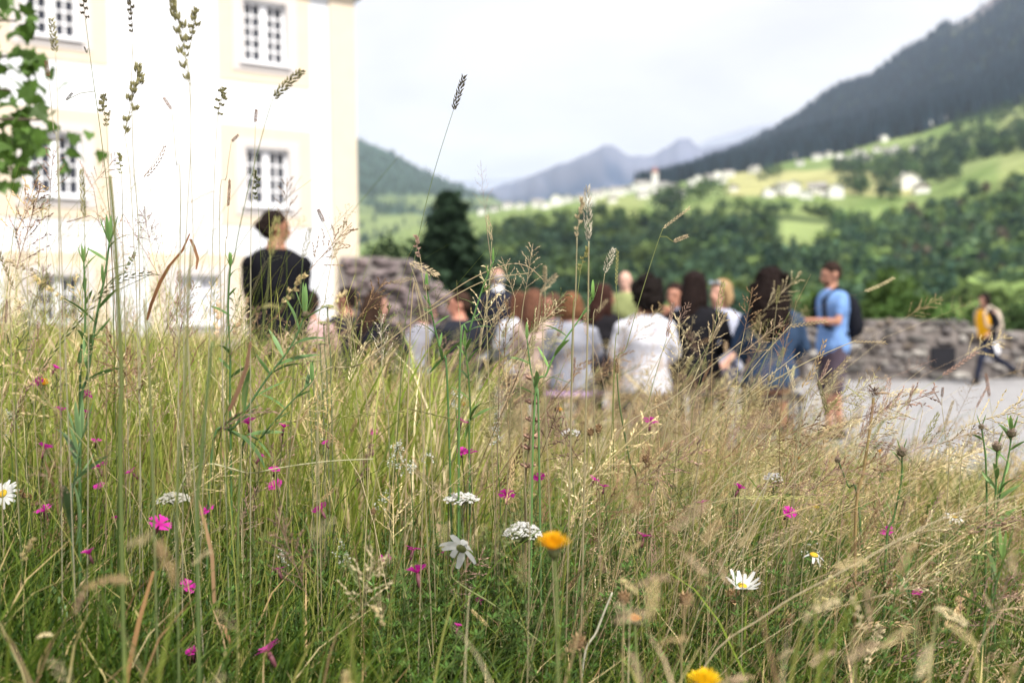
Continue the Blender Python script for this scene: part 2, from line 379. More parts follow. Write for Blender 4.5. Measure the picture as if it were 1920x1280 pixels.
# ------------------------------------------------------------------ village houses and the church
M_render = mat_flat('white_render', (.78, .76, .72), .9, .1)
M_rooft = mat_flat('grey_roof_tiles', (.30, .28, .27), .85, .2, var=.2)
M_roofr = mat_flat('red_spire_tiles', (.28, .10, .07), .8, .2, var=.2)
M_woodh = mat_flat('dark_timber', (.13, .08, .05), .8, .2, var=.2)
M_win = mat_flat('window_glass_dark', (.03, .035, .04), .15, .5)
def simple_mesh(name, fn, mat):
    g = Geo(); fn(g); return g.mesh(name, mat, smooth=False)
def gable(g, L, W, h, ov, th, col=(1, 1, 1)):
    rh = W * .28; z0 = h
    pr = [(-W / 2 - ov, z0 - ov * .5), (0, z0 + rh), (W / 2 + ov, z0 - ov * .5), (W / 2 + ov, z0 - ov * .5 + th), (0, z0 + rh + th), (-W / 2 - ov, z0 - ov * .5 + th)]
    a = [(-L / 2 - ov, y, z) for y, z in pr] + [(L / 2 + ov, y, z) for y, z in pr]
    g.add(a, None, [(i, (i + 1) % 6, 6 + (i + 1) % 6, 6 + i) for i in range(6)] + [(0, 5, 4, 1), (1, 4, 3, 2), (6, 7, 10, 11), (7, 8, 9, 10)], col)
def body(g, L, W, h, col=(1, 1, 1)):
    rh = W * .28
    v = [(x, y, z) for x in (-L / 2, L / 2) for (y, z) in ((-W / 2, -3), (W / 2, -3), (W / 2, h), (0, h + rh), (-W / 2, h))]
    g.add(v, None, [(0, 4, 9, 5), (1, 6, 7, 2), (4, 3, 8, 9), (3, 2, 7, 8)], col)
    g.add(v, [(0, 1, 2), (0, 2, 4), (4, 2, 3), (5, 7, 6), (5, 9, 7), (9, 8, 7)], None, col)
HM = {}
for k, (L, W, h) in enumerate([(13, 10, 6.0), (17, 11, 7.5), (11, 9, 5.0)]):
    HM[k] = (simple_mesh('wall', lambda g: body(g, L, W, h), M_render), simple_mesh('roof', lambda g: gable(g, L, W, h, .9, .3), M_rooft),
             simple_mesh('window', lambda g: box(g, (0, 0, 0), (1.3, .16, 1.5), (1, 1, 1)), M_win), simple_mesh('chimney', lambda g: box(g, (0, 0, 0), (.9, .9, 2.2), (1, 1, 1)), M_render),
             simple_mesh('upper_storey', lambda g: box(g, (0, 0, 0), (L + .3, W + .3, h * .32), (1, 1, 1)), M_woodh), (L, W, h))
HOUSES = [  # px, py, kind, scale, timber, label
 (905, 397, 0, .9, 0, 'small white house at the left end of the village above the spruce top'),
 (928, 392, 2, .9, 1, 'timber topped house second from the left end of the village'),
 (952, 388, 0, .9, 0, 'white house just left of the tallest feathery grass plume'),
 (978, 386, 2, 1, 0, 'small low white house between two larger ones left in the village'),
 (1008, 384, 0, .9, 0, 'white house standing alone over the left wooded hill'),
 (1045, 380, 1, 1, 0, 'long white house left of the pair of straw seed heads'),
 (1066, 376, 0, .9, 0, 'white house partly behind the straw seed heads'),
 (1120, 368, 0, 1, 0, 'white house right of the straw seed heads'),
 (1136, 362, 0, 1, 0, 'tall white house at the left of the church village core'),
 (1158, 364, 1, .9, 0, 'long white house below the church village core'),
 (1176, 357, 0, 1, 1, 'timber topped house between white houses left of church'),
 (1192, 354, 1, .9, 0, 'broad white house directly left of the church tower'),
 (1243, 350, 0, 1, 0, 'white house directly right of the church'),
 (1262, 352, 2, 1, 1, 'timber barn a little right of the church'),
 (1272, 366, 0, .85, 0, 'white house alone on the slope below and right of church'),
 (1298, 345, 1, .85, 0, 'white house with grey roof midway between church and upper farms'),
 (1308, 336, 0, .9, 0, 'white house below the foot of the dark mountain ridge'),
 (1330, 334, 2, 1, 1, 'brown timber house at the foot of the mountain forest'),
 (1344, 330, 0, 1, 0, 'white house left in the trio under the mountain forest'),
 (1366, 327, 1, .8, 0, 'long white house right in the trio under the mountain forest'),
 (1415, 320, 1, .85, 0, 'white farmhouse standing alone left of the hay field'),
 (1457, 358, 2, .9, 1, 'timber barn left of the lower row of white houses'),
 (1474, 359, 0, .9, 0, 'white house at the left end of the row below the hay field'),
 (1487, 361, 1, .9, 0, 'long white house in the row below the hay field'),
 (1532, 360, 0, .9, 0, 'white house in the middle of the row below the hay field'),
 (1552, 363, 2, 1, 1, 'timber house among the white row below the hay field'),
 (1566, 365, 1, .85, 0, 'long white house at the right end of the row below the hay field'),
 (1484, 294, 0, 1, 0, 'white house at the left end of the upper row by the forest'),
 (1497, 291, 1, .8, 0, 'long white house with grey roof high on the upper row'),
 (1532, 295, 0, .9, 0, 'white house in the upper row right of the long farmhouse'),
 (1553, 290, 2, 1, 1, 'brown topped house in the middle of the upper row'),
 (1574, 296, 0, 1, 0, 'white house with steep roof in the middle of the upper row'),
 (1612, 291, 1, .8, 0, 'long white house toward the right of the upper row'),
 (1645, 280, 2, 1, 1, 'small timber house above the right part of the upper row'),
 (1668, 286, 0, .95, 0, 'white house left in the pair before the dark tree belt'),
 (1680, 281, 1, .8, 0, 'broad white house right in the pair before the dark tree belt'),
 (1656, 259, 2, 1, 0, 'small pale house close under the mountain forest edge'),
 (1715, 278, 2, .8, 0, 'tiny white house at the edge of the dark tree belt'),
 (1740, 229, 1, .8, 0, 'pale farmhouse at the highest point of the pasture'),
 (1765, 225, 0, .9, 1, 'timber farmhouse at the top right corner of the pasture'),
 (1700, 350, 0, 1.25, 0, 'bright white house alone above the wooded hill at right'),
 (1727, 356, 2, 1, 1, 'small shed right of the bright lone white house'),
 (1808, 270, 2, .8, 1, 'reddish timber cabin in the tree belt at right'),
 (1022, 386, 2, .8, 0, 'tiny white house right of the one standing alone over the left hill'),
 (1092, 372, 2, .8, 0, 'small white house tucked between the paired straw plumes'),
 (1104, 380, 0, .7, 0, 'small white house on the slope just above the left wooded hill'),
 (1148, 374, 2, .8, 1, 'small barn on the slope below the church core'),
 (1205, 366, 0, .8, 0, 'white house directly under the church tower'),
 (1228, 358, 2, .9, 0, 'low white house at the foot of the church on its right'),
 (1252, 376, 2, .8, 1, 'timber barn low on the slope right of the church'),
 (1354, 338, 2, .8, 0, 'small white house just under the trio by the forest'),
 (1376, 352, 2, .8, 1, 'dark barn at the left end of the hay field'),
 (1500, 306, 2, .8, 0, 'small white house just below the upper row at left'),
 (1590, 300, 0, .8, 0, 'white house just below the upper row in the middle'),
 (1626, 298, 2, .8, 0, 'little white house below the long house of the upper row'),
 (1440, 364, 2, .8, 0, 'little pale house left of the lower timber barn'),
 (1512, 366, 2, .8, 0, 'little white house in a gap of the lower row'),
]
for i, (px, py, k, s, timber, lab) in enumerate(HOUSES):
    e1 = interp(px, E1); e2 = interp(px, E2); t = 1 + min(.985, max(.02, (e1 - (py + 5)) / (e1 - e2))); p = hill_pt(px, t)
    p.z += fbm(p.x * .008, p.y * .008) * 1.4
    wl, rf, wn, ch, us, (L, W, h) = HM[k]
    r = empty('house', (p.x, p.y, p.z), lab, 'house', 'white houses of the village on the slope', rz=(1.5708 if (i * 7) % 5 < 3 else 0) + rnd.uniform(-.5, .5)); r.scale = (s * .88,) * 3
    link('wall', wl, r); rt = link('roof', rf, r); link('chimney', ch, rt, (L * .2, W * .12, h + W * .28))
    if timber: link('upper_storey', us, r, (0, 0, h * .84))
    for zz in (1.6, h * .84 if timber else 4.3):
        for xx in (-.3, 0, .3): link('window', wn, r, (xx * L, -W / 2 - (.2 if timber and zz > 2 else .03), zz))
p = hill_pt(1215, 1 + .8); ch = empty('church', p, 'white village church with a tall tower and reddish spire', 'church')
sc_ = .78 * p.y / 960
def cyl4(g, w, z0, z1): box(g, (0, 0, (z0 + z1) / 2), (w, w, z1 - z0), (1, 1, 1))
link('nave', simple_mesh('nave', lambda g: body(g, 22, 11, 9), M_render), ch, (-4, 0, 0), scale=sc_)
link('roof', simple_mesh('roof', lambda g: gable(g, 22, 11, 9, .6, .4), M_rooft), ch, (-4, 0, 0), scale=sc_)
tw = link('tower', simple_mesh('tower', lambda g: cyl4(g, 7, -3, 21), M_render), ch, (8 * sc_, -4, 0), scale=sc_)
def spire(g):
    g.add([(-4, -4, 21), (4, -4, 21), (4, 4, 21), (-4, 4, 21), (0, 0, 29)], [(0, 1, 4), (1, 2, 4), (2, 3, 4), (3, 0, 4)], [(0, 3, 2, 1)])
link('spire', simple_mesh('spire', spire, M_roofr), ch, (8 * sc_, -4, 0), scale=sc_)
wn = simple_mesh('window', lambda g: box(g, (0, 0, 0), (1.4, .2, 3), (1, 1, 1)), M_win)
for xx in (-8, -4, 0): link('window', wn, ch, (xx - 2, -5.6 * sc_, 5))
link('belfry_opening', wn, ch, (8 * sc_, -4 - 3.6 * sc_, 17 * sc_))

# ------------------------------------------------------------------ single trees
M_bark = mat_flat('bark', (.10, .08, .06), .9, .1, bump=.5, bscale=20, var=.3)
def tree(px, ytop, ybot_z, d, wd_px, label, col, conifer=False, n=2600, name=None, grp=None, cat='tree'):
    top = P(px, ytop, d); wd = wd_px / FPX * d; base = Vector((top.x, top.y, ybot_z)); h = top.z - ybot_z
    r = empty(name or ('spruce_tree' if conifer else 'bushy_tree'), base, label, cat, grp)
    g = Geo(); k = 8; rr = max(.05, h * .018)
    tube(g, [(rnd.uniform(-.1, .1) * rr, 0, h * i / k) for i in range(k)], [rr * (1 - .8 * i / k) for i in range(k)], (.1, .08, .06), 7)
    for i in range(14):
        z = h * rnd.uniform(.25, .8); a = rnd.uniform(0, 6.28); l = wd * .4 * (1 - z / h if conifer else .8)
        tube(g, curve_pts((0, 0, z), (math.cos(a) * l, math.sin(a) * l, z + (-.05 * l if conifer else .5 * l)), (0, 0, .1 * l), 5), [rr * .3, rr * .25, rr * .2, rr * .12, rr * .06], (.1, .08, .06), 4)
    g.obj('trunk', M_bark, r)
    g = Geo(); cz = .06 if conifer else .0
    clump_crown(g, (0, 0, h * cz), h * (1 - cz), wd, n, col, conifer, leaf=wd * (.055 if conifer else .045))
    if not conifer:
        for i in range(9):
            a = rnd.uniform(0, 6.28); rr2 = wd * .3
            clump_crown(g, (math.cos(a) * rr2, math.sin(a) * rr2, h * rnd.uniform(.15, .6)), h * .4, wd * .5, n // 12, np.array(col) * rnd.uniform(.8, 1.35), leaf=wd * .04)
    g.obj('crown', M_wood, r, smooth=False)
    return r
tree(842, 362, -5, 46, 250, 'large dark spruce standing behind the people left of the hill', (.03, .055, .03), True, 5200)
tree(728, 432, -4, 55, 110, 'dark round tree left of the large spruce above the stone ruin', (.03, .052, .022), False, 2200)
tree(690, 452, -4, 60, 60, 'small dark tree at the corner of the pale building', (.03, .05, .022), False, 1200)
tree(1668, 500, -2.5, 33, 120, 'mid green pointed bush rising left behind the stone wall', (.07, .12, .03), False, 2200, cat='bush', name='bush')
tree(1722, 545, -2.5, 30, 150, 'bright green round bush behind the middle of the stone wall', (.075, .135, .035), False, 2600, cat='bush', name='bush')
tree(1545, 530, -2.5, 34, 90, 'green bush behind the man in the blue shirt', (.075, .13, .03), False, 1800, cat='bush', name='bush')
tree(1835, 572, -2.5, 32, 110, 'low green bush behind the walking person', (.07, .12, .035), False, 1800, cat='bush', name='bush')
tree(1915, 560, -2.5, 33, 90, 'low dark green bush at the right edge behind the wall', (.05, .09, .03), False, 1500, cat='bush', name='bush')
tree(1620, 560, -2.5, 31, 100, 'low leafy bush between wall and wooded hill', (.065, .11, .03), False, 1800, cat='bush', name='bush')

# ------------------------------------------------------------------ the air
g = Geo(); box(g, (0, 6500, 780), (36000, 17000, 1750), (1, 1, 1))
me = g.mesh('haze', bpy.data.materials.new('air'), smooth=False); hz = link('haze', me); tag(hz, kind='stuff')
m = me.materials[0]; m.use_nodes = True; t = m.node_tree; t.nodes.clear()
o = N(t, 'ShaderNodeOutputMaterial'); pv = N(t, 'ShaderNodeVolumePrincipled'); pv.inputs['Color'].default_value = (.66, .77, 1, 1)
pv.inputs['Density'].default_value = 7.5e-5; t.links.new(pv.outputs[0], o.inputs['Volume'])
# ------------------------------------------------------------------ terrace and meadow soil
M_gravel = mat_flat('pale_gravel', (.30, .295, .30), .95, .1, bump=.6, bscale=60, var=.22, nscale=9)
M_soil = mat_flat('meadow_soil', (.07, .06, .035), .95, .1, bump=.8, bscale=30, var=.35, nscale=12)
def sheet(name, xs, ys, zf, mat, keep=None):
    g = Geo(); V = [(x, y, zf(x, y)) for y in ys for x in xs]; nx = len(xs); q = []
    for j in range(len(ys) - 1):
        for i in range(nx - 1):
            if keep is None or keep((xs[i] + xs[i + 1]) / 2, (ys[j] + ys[j + 1]) / 2): q.append((j * nx + i, j * nx + i + 1, (j + 1) * nx + i + 1, (j + 1) * nx + i))
    g.add(V, None, q, (1, 1, 1)); o = g.obj(name, mat); return tag(o, kind='structure')
sheet('gravel_terrace', list(np.linspace(-26, 30, 113)), list(np.linspace(3, 60, 58)), lambda x, y: -0.16 * smooth(x, 1.4, 3.2) - .03 - (8 * smooth(y, 22, 27) if x > -3.2 else 5 * smooth(y, 34, 60)), M_gravel)
sheet('meadow_ground', list(np.linspace(-22, 14, 145)), list(np.linspace(-4, 23, 150)), lambda x, y: ground_z(x, y) - .012 + .02 * nz3(x * 3, y * 3), M_soil, lambda x, y: y < edge_y(x) + .1)
# a strip of reddish paving at the right edge of the terrace
M_brickp = mat_flat('reddish_paving', (.26, .19, .18), .9, .1, bump=.5, bscale=40, var=.2)
g = Geo(); a = P(1860, 822, 8.3); sx = a.x
for i in range(2):
    for j in range(14): box(g, (sx + .1 + j * .205, 7.6 + i * .205, -.18), (.198, .198, .05), (1, 1, 1))
st = g.obj('paving_strip', M_brickp, smooth=False); tag(st, kind='structure')

# ------------------------------------------------------------------ the pale building at the left
M_wallw = mat_flat('white_stucco', (.70, .71, .74), .92, .1, bump=.25, bscale=18, var=.05, nscale=.5)
M_cream = mat_flat('cream_stucco', (.67, .575, .455), .92, .1, bump=.25, bscale=18, var=.03, nscale=3)
M_pale = mat_flat('pale_rose_stone', (.60, .56, .54), .9, .1, var=.03)
M_frame = mat_flat('white_paint', (.84, .84, .86), .45, .35, var=.02)
M_glass = mat_flat('window_pane', (.03, .033, .045), .12, .5, var=.25, nscale=.8)
M_curt = mat_flat('pale_curtain', (.55, .56, .62), .9, .1, var=.1, nscale=6)
M_darkroof = mat_flat('dark_eaves', (.07, .055, .05), .8, .2, var=.2)
FC = P(672, 560, 26); FC.z = 0
u2 = Vector((-0.84, -0.5426, 0)).normalized(); nrm = Vector((-u2.y, u2.x, 0));  # outward normal
if nrm.y > 0: nrm = -nrm
def fac(px, py):
    d = CR @ Vector(((px - 960) / FPX, -(py - 640) / FPX, -1)); o = CAM - FC
    k = -(o.dot(nrm)) / d.dot(nrm); h = o + d * k; return h.dot(u2), h.z
broot = empty('plaster_building', FC, 'tall white plastered building with cream window surrounds and a cream corner strip', 'building')
BM = Matrix((( u2.x, nrm.x, 0), (u2.y, nrm.y, 0), (0, 0, 1)))    # local x along facade, y outward
broot.matrix_world = Matrix.Translation(FC) @ BM.to_4x4()
LEN, HT = 19.0, fac(672, -4)[1] + .42
def win_rect(x0, x1, y0, y1):
    xm = (x0 + x1) / 2; ym = (y0 + y1) / 2
    t1 = fac(x0, ym)[0]; t0 = fac(x1, ym)[0]; return t0, t1, fac(xm, y1)[1], fac(xm, y0)[1]
WINS = {}
t0, t1, z0, z1 = win_rect(461, 541, 279, 386)
ta0, ta1, za0, za1 = win_rect(458, 532, 4, 119)
tb0, tb1, zb0, zb1 = win_rect(50, 155, 250, 372)
W_ = t1 - t0; tc1 = (t0 + t1) / 2; tc2 = (tb0 + tb1) / 2
pit = tc2 - tc1; wz = [(z0, z1), (za0, za1), (z0 - (za0 - z0) - .1, z0 - (za0 - z0) - .1 + (z1 - z0) * .92)]
wins = []
for ci in range(4):
    tc_ = tc1 + ci * pit
    wins.append((tc_, wz[0], W_ * (1 if ci == 0 else 1.0))); wins.append((tc_, wz[1], W_))
for px0, px1 in ((331, 412), (66, 152)):
    a_, b_, c_, d_ = win_rect(px0, px1, 516, 606); wins.append(((a_ + b_) / 2, (c_, d_), b_ - a_))
print('facade', FC, 'HT', HT, 'W', W_, wz, 'pitch', pit, tc1, [round(w_[0], 2) for w_ in wins])
# wall with real openings: columns and lintels between rects
g = Geo(); TH = .55
rects = sorted([(tc_ - w_ / 2, tc_ + w_ / 2, a, b) for tc_, (a, b), w_ in wins])
xsb = sorted(set([0, LEN] + [v for r_ in rects for v in r_[:2] if 0 < v < LEN])); zsb = sorted(set([-.5, HT] + [v for r_ in rects for v in r_[2:]]))
zsb = [z for z in zsb if z <= HT]
for i in range(len(xsb) - 1):
    for j in range(len(zsb) - 1):
        cx, cz = (xsb[i] + xsb[i + 1]) / 2, (zsb[j] + zsb[j + 1]) / 2
        hole = any(r_[0] < cx < r_[1] and r_[2] < cz < r_[3] for r_ in rects)
        y = -.30 if hole else 0
        if hole: continue
        a, b, c, d = xsb[i], xsb[i + 1], zsb[j], zsb[j + 1]
        g.add([(a, 0, c), (b, 0, c), (b, 0, d), (a, 0, d)], None, [(0, 1, 2, 3)])
for (a, b, c, d) in rects:     # reveals
    for v in ([(a, 0, c), (a, 0, d), (a, -.3, d), (a, -.3, c)], [(b, 0, c), (b, 0, d), (b, -.3, d), (b, -.3, c)], [(a, 0, c), (b, 0, c), (b, -.3, c), (a, -.3, c)], [(a, 0, d), (b, 0, d), (b, -.3, d), (a, -.3, d)]):
        g.add(v, None, [(0, 1, 2, 3)])
g.add([(0, 0, -.5), (0, -12, -.5), (0, -12, HT), (0, 0, HT)], None, [(0, 1, 2, 3)])      # gable side
g.add([(LEN, 0, -.5), (LEN, -12, -.5), (LEN, -12, HT), (LEN, 0, HT)], None, [(0, 1, 2, 3)])
g.add([(0, -12, -.5), (LEN, -12, -.5), (LEN, -12, HT), (0, -12, HT)], None, [(0, 1, 2, 3)])
g.obj('wall', M_wallw, broot, smooth=False)
t620 = fac(622, 400)[0]
g = Geo(); box(g, (t620 / 2, .03, HT / 2), (t620, .06, HT), (1, 1, 1)); g.obj('corner_strip', M_cream, broot, smooth=False)
g = Geo(); box(g, (LEN / 2 - .3, -5.6, HT + .15), (LEN + 1.0, 12.4, .3), (1, 1, 1)); 
g.add([(-.5, .6, HT + .3), (LEN + .5, .6, HT + .3), (LEN + 1, -12.5, HT + .3), (-1, -12.5, HT + .3), (4, -5.7, HT + 5), (LEN - 4, -5.7, HT + 5)], [(0, 3, 4), (1, 5, 2)], [(0, 4, 5, 1), (3, 2, 5, 4)])
g.obj('roof', M_darkroof, broot, smooth=False)
# windows: parts > panes
def window_at(tc_, z0, z1, w_, rows, curtain=False, cols=2):
    h_ = z1 - z0; f = Geo(); fw = .075
    cz = (z0 + z1) / 2
    for s in (-1, 1): box(f, (tc_ + s * (w_ / 2 - fw / 2), -.16, cz), (fw, .1, h_), (1, 1, 1))
    box(f, (tc_, -.155, cz), (.19, .12, h_), (1, 1, 1))
    for zz in (z0 + fw / 2, z1 - fw / 2): box(f, (tc_, -.165, zz), (w_ - .01, .09, fw), (1, 1, 1))
    cw = (w_ - .19 - 2 * fw) / 2; ph = (h_ - 2 * fw) / rows; pw = cw / cols
    for s in (-1, 1):
        x0 = tc_ + s * (.095 + cw / 2) - cw / 2
        for k in range(1, cols): box(f, (x0 + pw * k, -.17, cz), (.045, .05, h_), (1, 1, 1))
        for k in range(1, rows): box(f, (x0 + cw / 2, -.175, z0 + fw + ph * k), (cw, .045, .045), (1, 1, 1))
    wo = f.obj('window', M_frame, broot, smooth=False)
    gp = Geo(); box(gp, (0, 0, 0), (pw, .012, ph), (1, 1, 1)); pm = gp.mesh('pane', M_curt if curtain else M_glass, smooth=False)
    for s in (-1, 1):
        x0 = tc_ + s * (.095 + cw / 2) - cw / 2
        for k in range(cols):
            for r_ in range(rows): link('pane', pm, wo, (x0 + pw * (k + .5), -.19, z0 + fw + ph * (r_ + .5)))
    return wo
for i, (tc_, (a, b), w_) in enumerate(wins):
    if tc_ > LEN - 1: continue
    low = i >= 8
    wo = window_at(tc_, a, b, w_, 3 if low else 4 if i % 2 == 0 else 5, curtain=(i == 8))
    # surround: cream outer band, paler inner band, sill
    m1 = .62; m2 = .28; top = .52
    for nm, mm, mt, y in (('surround', m1, M_cream, .02), ('inner_surround', m2, M_pale, .045)):
        s_ = Geo(); tt = top if nm == 'surround' else .22; bb = .5 if nm == 'surround' else .25
        wd2 = w_ / 2
        a0 = mm if nm == 'inner_surround' else mm
        inner = 0 if nm == 'inner_surround' else m2
        it = 0 if nm == 'inner_surround' else .22; ib = 0 if nm == 'inner_surround' else .25
        for s in (-1, 1): box(s_, (tc_ + s * (wd2 + (inner + a0) / 2), y / 2, (a + b + tt - bb) / 2), (a0 - inner, y, b - a + tt + bb), (1, 1, 1))
        box(s_, (tc_, y / 2 + .001, b + (it + tt) / 2), (2 * (wd2 + inner), y, tt - it), (1, 1, 1))
        box(s_, (tc_, y / 2 + .001, a - (ib + bb) / 2), (2 * (wd2 + inner), y, bb - ib), (1, 1, 1))
        s_.obj(nm, mt, broot, smooth=False)
    s_ = Geo(); box(s_, (tc_, .05, a - .04), (w_ + .2, .16, .06), (1, 1, 1)); s_.obj('sill', M_frame, wo, smooth=False)

# ------------------------------------------------------------------ rubble stone walls
M_stone = mat_attr('rubble_stone', rough=.95, spec=.1, bump=.8, bscale=14, noise_amt=.35, nscale=5)
M_mortar = mat_flat('lime_mortar', (.17, .15, .14), .95, .05, bump=.8, bscale=12, var=.3, nscale=4)
def stone_mesh(seed, col):
    r_ = random.Random(seed); bm = bmesh.new(); bmesh.ops.create_icosphere(bm, subdivisions=1, radius=.5)
    for v in bm.verts:
        n = v.co.copy(); m = max(abs(n.x), abs(n.y), abs(n.z)); v.co = n * (.5 / m * .55 + .45) * r_.uniform(.82, 1.12)
    me = bpy.data.meshes.new('stone'); bm.to_mesh(me); bm.free()
    at = me.color_attributes.new('col', 'FLOAT_COLOR', 'POINT'); at.data.foreach_set('color', np.tile(np.array(col + (1,), np.float32), len(me.vertices)))
    me.materials.append(M_stone); return me
STONES = [stone_mesh(i, c) for i, c in enumerate([(.25, .23, .21), (.20, .185, .175), (.31, .29, .27), (.17, .155, .15), (.28, .24, .20), (.10, .095, .09), (.38, .36, .33), (.20, .18, .17), (.08, .07, .065), (.24, .20, .16)])]
STONES2 = [stone_mesh(20 + i, c) for i, c in enumerate([(.26, .205, .20), (.23, .18, .18), (.30, .24, .23), (.20, .165, .165), (.17, .14, .14)])]
def rubble(name, label, p0, p1, prof, thick, sz, stones, hole=None, cap=300):
    """wall from p0 to p1 (ground points), prof: [(s, height)]"""
    p0, p1 = Vector(p0), Vector(p1); L = (p1 - p0).length; ang = math.atan2(p1.y - p0.y, p1.x - p0.x)
    r = empty(name, p0, label, 'wall', rz=ang); g = Geo(); n = 60
    ss = np.linspace(0, L, n); rr = random.Random(5)
    rows = []
    for s in ss:
        h = interp(s, prof) + .04 * nz3(s * 2.3, 1.7)
        rows.append([(s, -thick / 2, -.5), (s, -thick / 2 * .96, h * .5), (s, -thick / 2 * .8, h * .93), (s, 0, h * 1.02), (s, thick / 2 * .8, h * .93), (s, thick / 2, -.5)])
    V = [v for ro in rows for v in ro]
    q = [(i * 6 + j, (i + 1) * 6 + j, (i + 1) * 6 + j + 1, i * 6 + j + 1) for i in range(n - 1) for j in range(5)]
    g.add(V, None, q); g.add(rows[0], [(0, 1, 2), (0, 2, 3), (0, 3, 4), (0, 4, 5)]); g.add(rows[-1], [(0, 2, 1), (0, 3, 2), (0, 4, 3), (0, 5, 4)])
    g.obj('mortar_core', M_mortar, r)
    if hole:
        s0, s1, z0, z1 = hole; g = Geo(); box(g, ((s0 + s1) / 2, -thick / 2 + .02, (z0 + z1) / 2), (s1 - s0, .12, z1 - z0), (1, 1, 1)); g.obj('opening_shade', M_hole, r, smooth=False)  # solid black box on the wall face, an opening's shade as colour
    z = .05; cnt = 0
    while z < max(p[1] for p in prof) + .1:
        s = rr.uniform(0, sz); rh = sz * rr.uniform(.55, .8)
        while s < L:
            w_ = sz * rr.choice((.5, .8, 1.1, 1.5, 2.2)) * rr.uniform(.85, 1.15); h = interp(s, prof)
            if z < h + .03 and cnt < cap and not (hole and hole[0] - .12 < s < hole[1] + .12 and hole[2] - .08 < z < hole[3] + .08):
                o = link('stone', rr.choice(stones), r, (s + w_ / 2, -thick / 2 * (1 if z < h * .8 else .85) + rr.uniform(0, .06), z + rr.uniform(-.045, .045)), (rr.uniform(-.2, .2), rr.uniform(-.25, .25), rr.uniform(-.2, .2)), (w_ * rr.uniform(.8, 1), thick * rr.uniform(.2, .36), rh * rr.uniform(.7, 1.15))); cnt += 1
            s += w_
        z += rh
    return r
M_hole = mat_flat('painted_recess_shade', (.02, .02, .025), .8, .2)
gR = -.16 - .03
A = P(1500, 600, 18.6); B = P(2090, 600, 18.6); hz_ = P(1600, 601, 18.6).z - gR
tosx = lambda px: P(px, 640, 18.6).x - A.x
rubble('stone_wall', 'low grey rubble stone wall with a small dark opening at the back of the gravel terrace', (A.x, 18.6, gR), (B.x, 18.6, gR),
       [(0, hz_ * .86), (tosx(1545), hz_ * .92), (tosx(1600), hz_), (tosx(1760), hz_ * .99), (tosx(1800), hz_ * .9), (tosx(1850), hz_ * .78), (tosx(2090), hz_ * .74)], .6, .21, STONES, (tosx(1733), tosx(1777), gR * 0 + .22, .60))
gL = -.03; A = P(640, 600, 19.5); B = P(905, 600, 19.5); tosx2 = lambda px: P(px, 600, 19.5).x - A.x; zt = lambda y: P(750, y, 19.5).z - gL
rubble('stone_ruin', 'reddish grey rubble stone ruin sloping down beside the pale building and the spruce', (A.x, 19.5, gL), (B.x, 19.5, gL),
       [(0, zt(486)), (tosx2(690), zt(484)), (tosx2(775), zt(490)), (tosx2(800), zt(515)), (tosx2(830), zt(560)), (tosx2(850), zt(600)), (tosx2(905), zt(650))], .9, .26, STONES2)
A = P(850, 600, 20.5); B = P(1520, 600, 19.5)
rubble('parapet_wall', 'low stone parapet behind the seated group', (A.x, 20.5, -.03), (B.x, 19.5, -.1), [(0, .5), (2, .55), (8, .6)], .5, .24, STONES)
s_ = P(683, 482, 58); r = empty('house', (s_.x, s_.y, s_.z - 4), 'small white house glimpsed beside the corner of the pale building', 'house'); r.scale = (.35,) * 3
link('wall', HM[0][0], r); link('roof', HM[0][1], r)

# ------------------------------------------------------------------ overhanging tree, top left
M_leaf = mat_attr('tree_leaf', rough=.5, trans=.45, spec=.35)
def lobed_leaf(seed):
    r_ = random.Random(seed); g = Geo(); pts = [(0, 0), (.16, .08), (.42, .02), (.38, .2), (.5, .42), (.3, .42), (.24, .6), (.1, .72), (0, 1.0)]
    out_ = pts + [(-x, y) for x, y in pts[-2:0:-1]]
    V = [(x * .9, y, -.25 * abs(x) + .12 * math.sin(y * 3) + r_.uniform(-.03, .03)) for x, y in out_] + [(0, .4, .08)]
    n = len(out_); c = np.array((.10, .19, .035)) * r_.uniform(.7, 1.3)
    g.add(V, [(i, (i + 1) % n, n) for i in range(n)], None, c); return g.mesh('leaf', M_leaf)
LEAVES = [lobed_leaf(i) for i in range(5)]
tb = P(-520, 600, 4.6); tb.z = ground_z(tb.x, tb.y)
tr_ = empty('maple_tree', tb, 'leafy green tree branch hanging into the top left corner in front of the building', 'tree')
g = Geo(); tube(g, [(0, 0, -.2), (.05, 0, 1.2), (0, .1, 2.4), (.1, .1, 4.2)], [.13, .11, .09, .05], (.1, .08, .06), 8)
brs = [((-150, -60), (30, 40)), ((-180, 100), (45, 105)), ((-200, 200), (120, 262)), ((-160, 260), (70, 318)), ((-200, 150), (75, 225)), ((-150, -90), (90, -30)), ((-200, 60), (20, 170))]
tl = Vector((0, 0, 0)); nlv = 0; lobs = []
for (a, b) in brs:
    pa = Vector(P(a[0], a[1], 4.5 + rnd.uniform(-.3, .3))) - tb; pb = Vector(P(b[0], b[1], 4.1 + rnd.uniform(-.35, .35))) - tb
    pts = curve_pts((0.03, .05, pa.z - .5), pb, (0, 0, .12), 9); tube(g, pts, np.linspace(.03, .004, 9), (.1, .085, .06), 5)
    for k in range(120):
        t = rnd.uniform(.35, 1.0); i = t * 8; i0 = min(7, int(i)); pp = Vector(pts[i0]).lerp(Vector(pts[i0 + 1]), i - i0)
        off = Vector((rnd.gauss(0, .07), rnd.gauss(0, .2), rnd.gauss(0, .075))); lp = pp + off
        if lp.x + tb.x > P(122, 200, 4.1).x or lp.z + tb.z < P(50, 322, 4.3).z: continue
        lobs.append((lp, rnd.uniform(.06, .105)))
g.obj('trunk', M_bark, tr_)
rnd.shuffle(lobs)
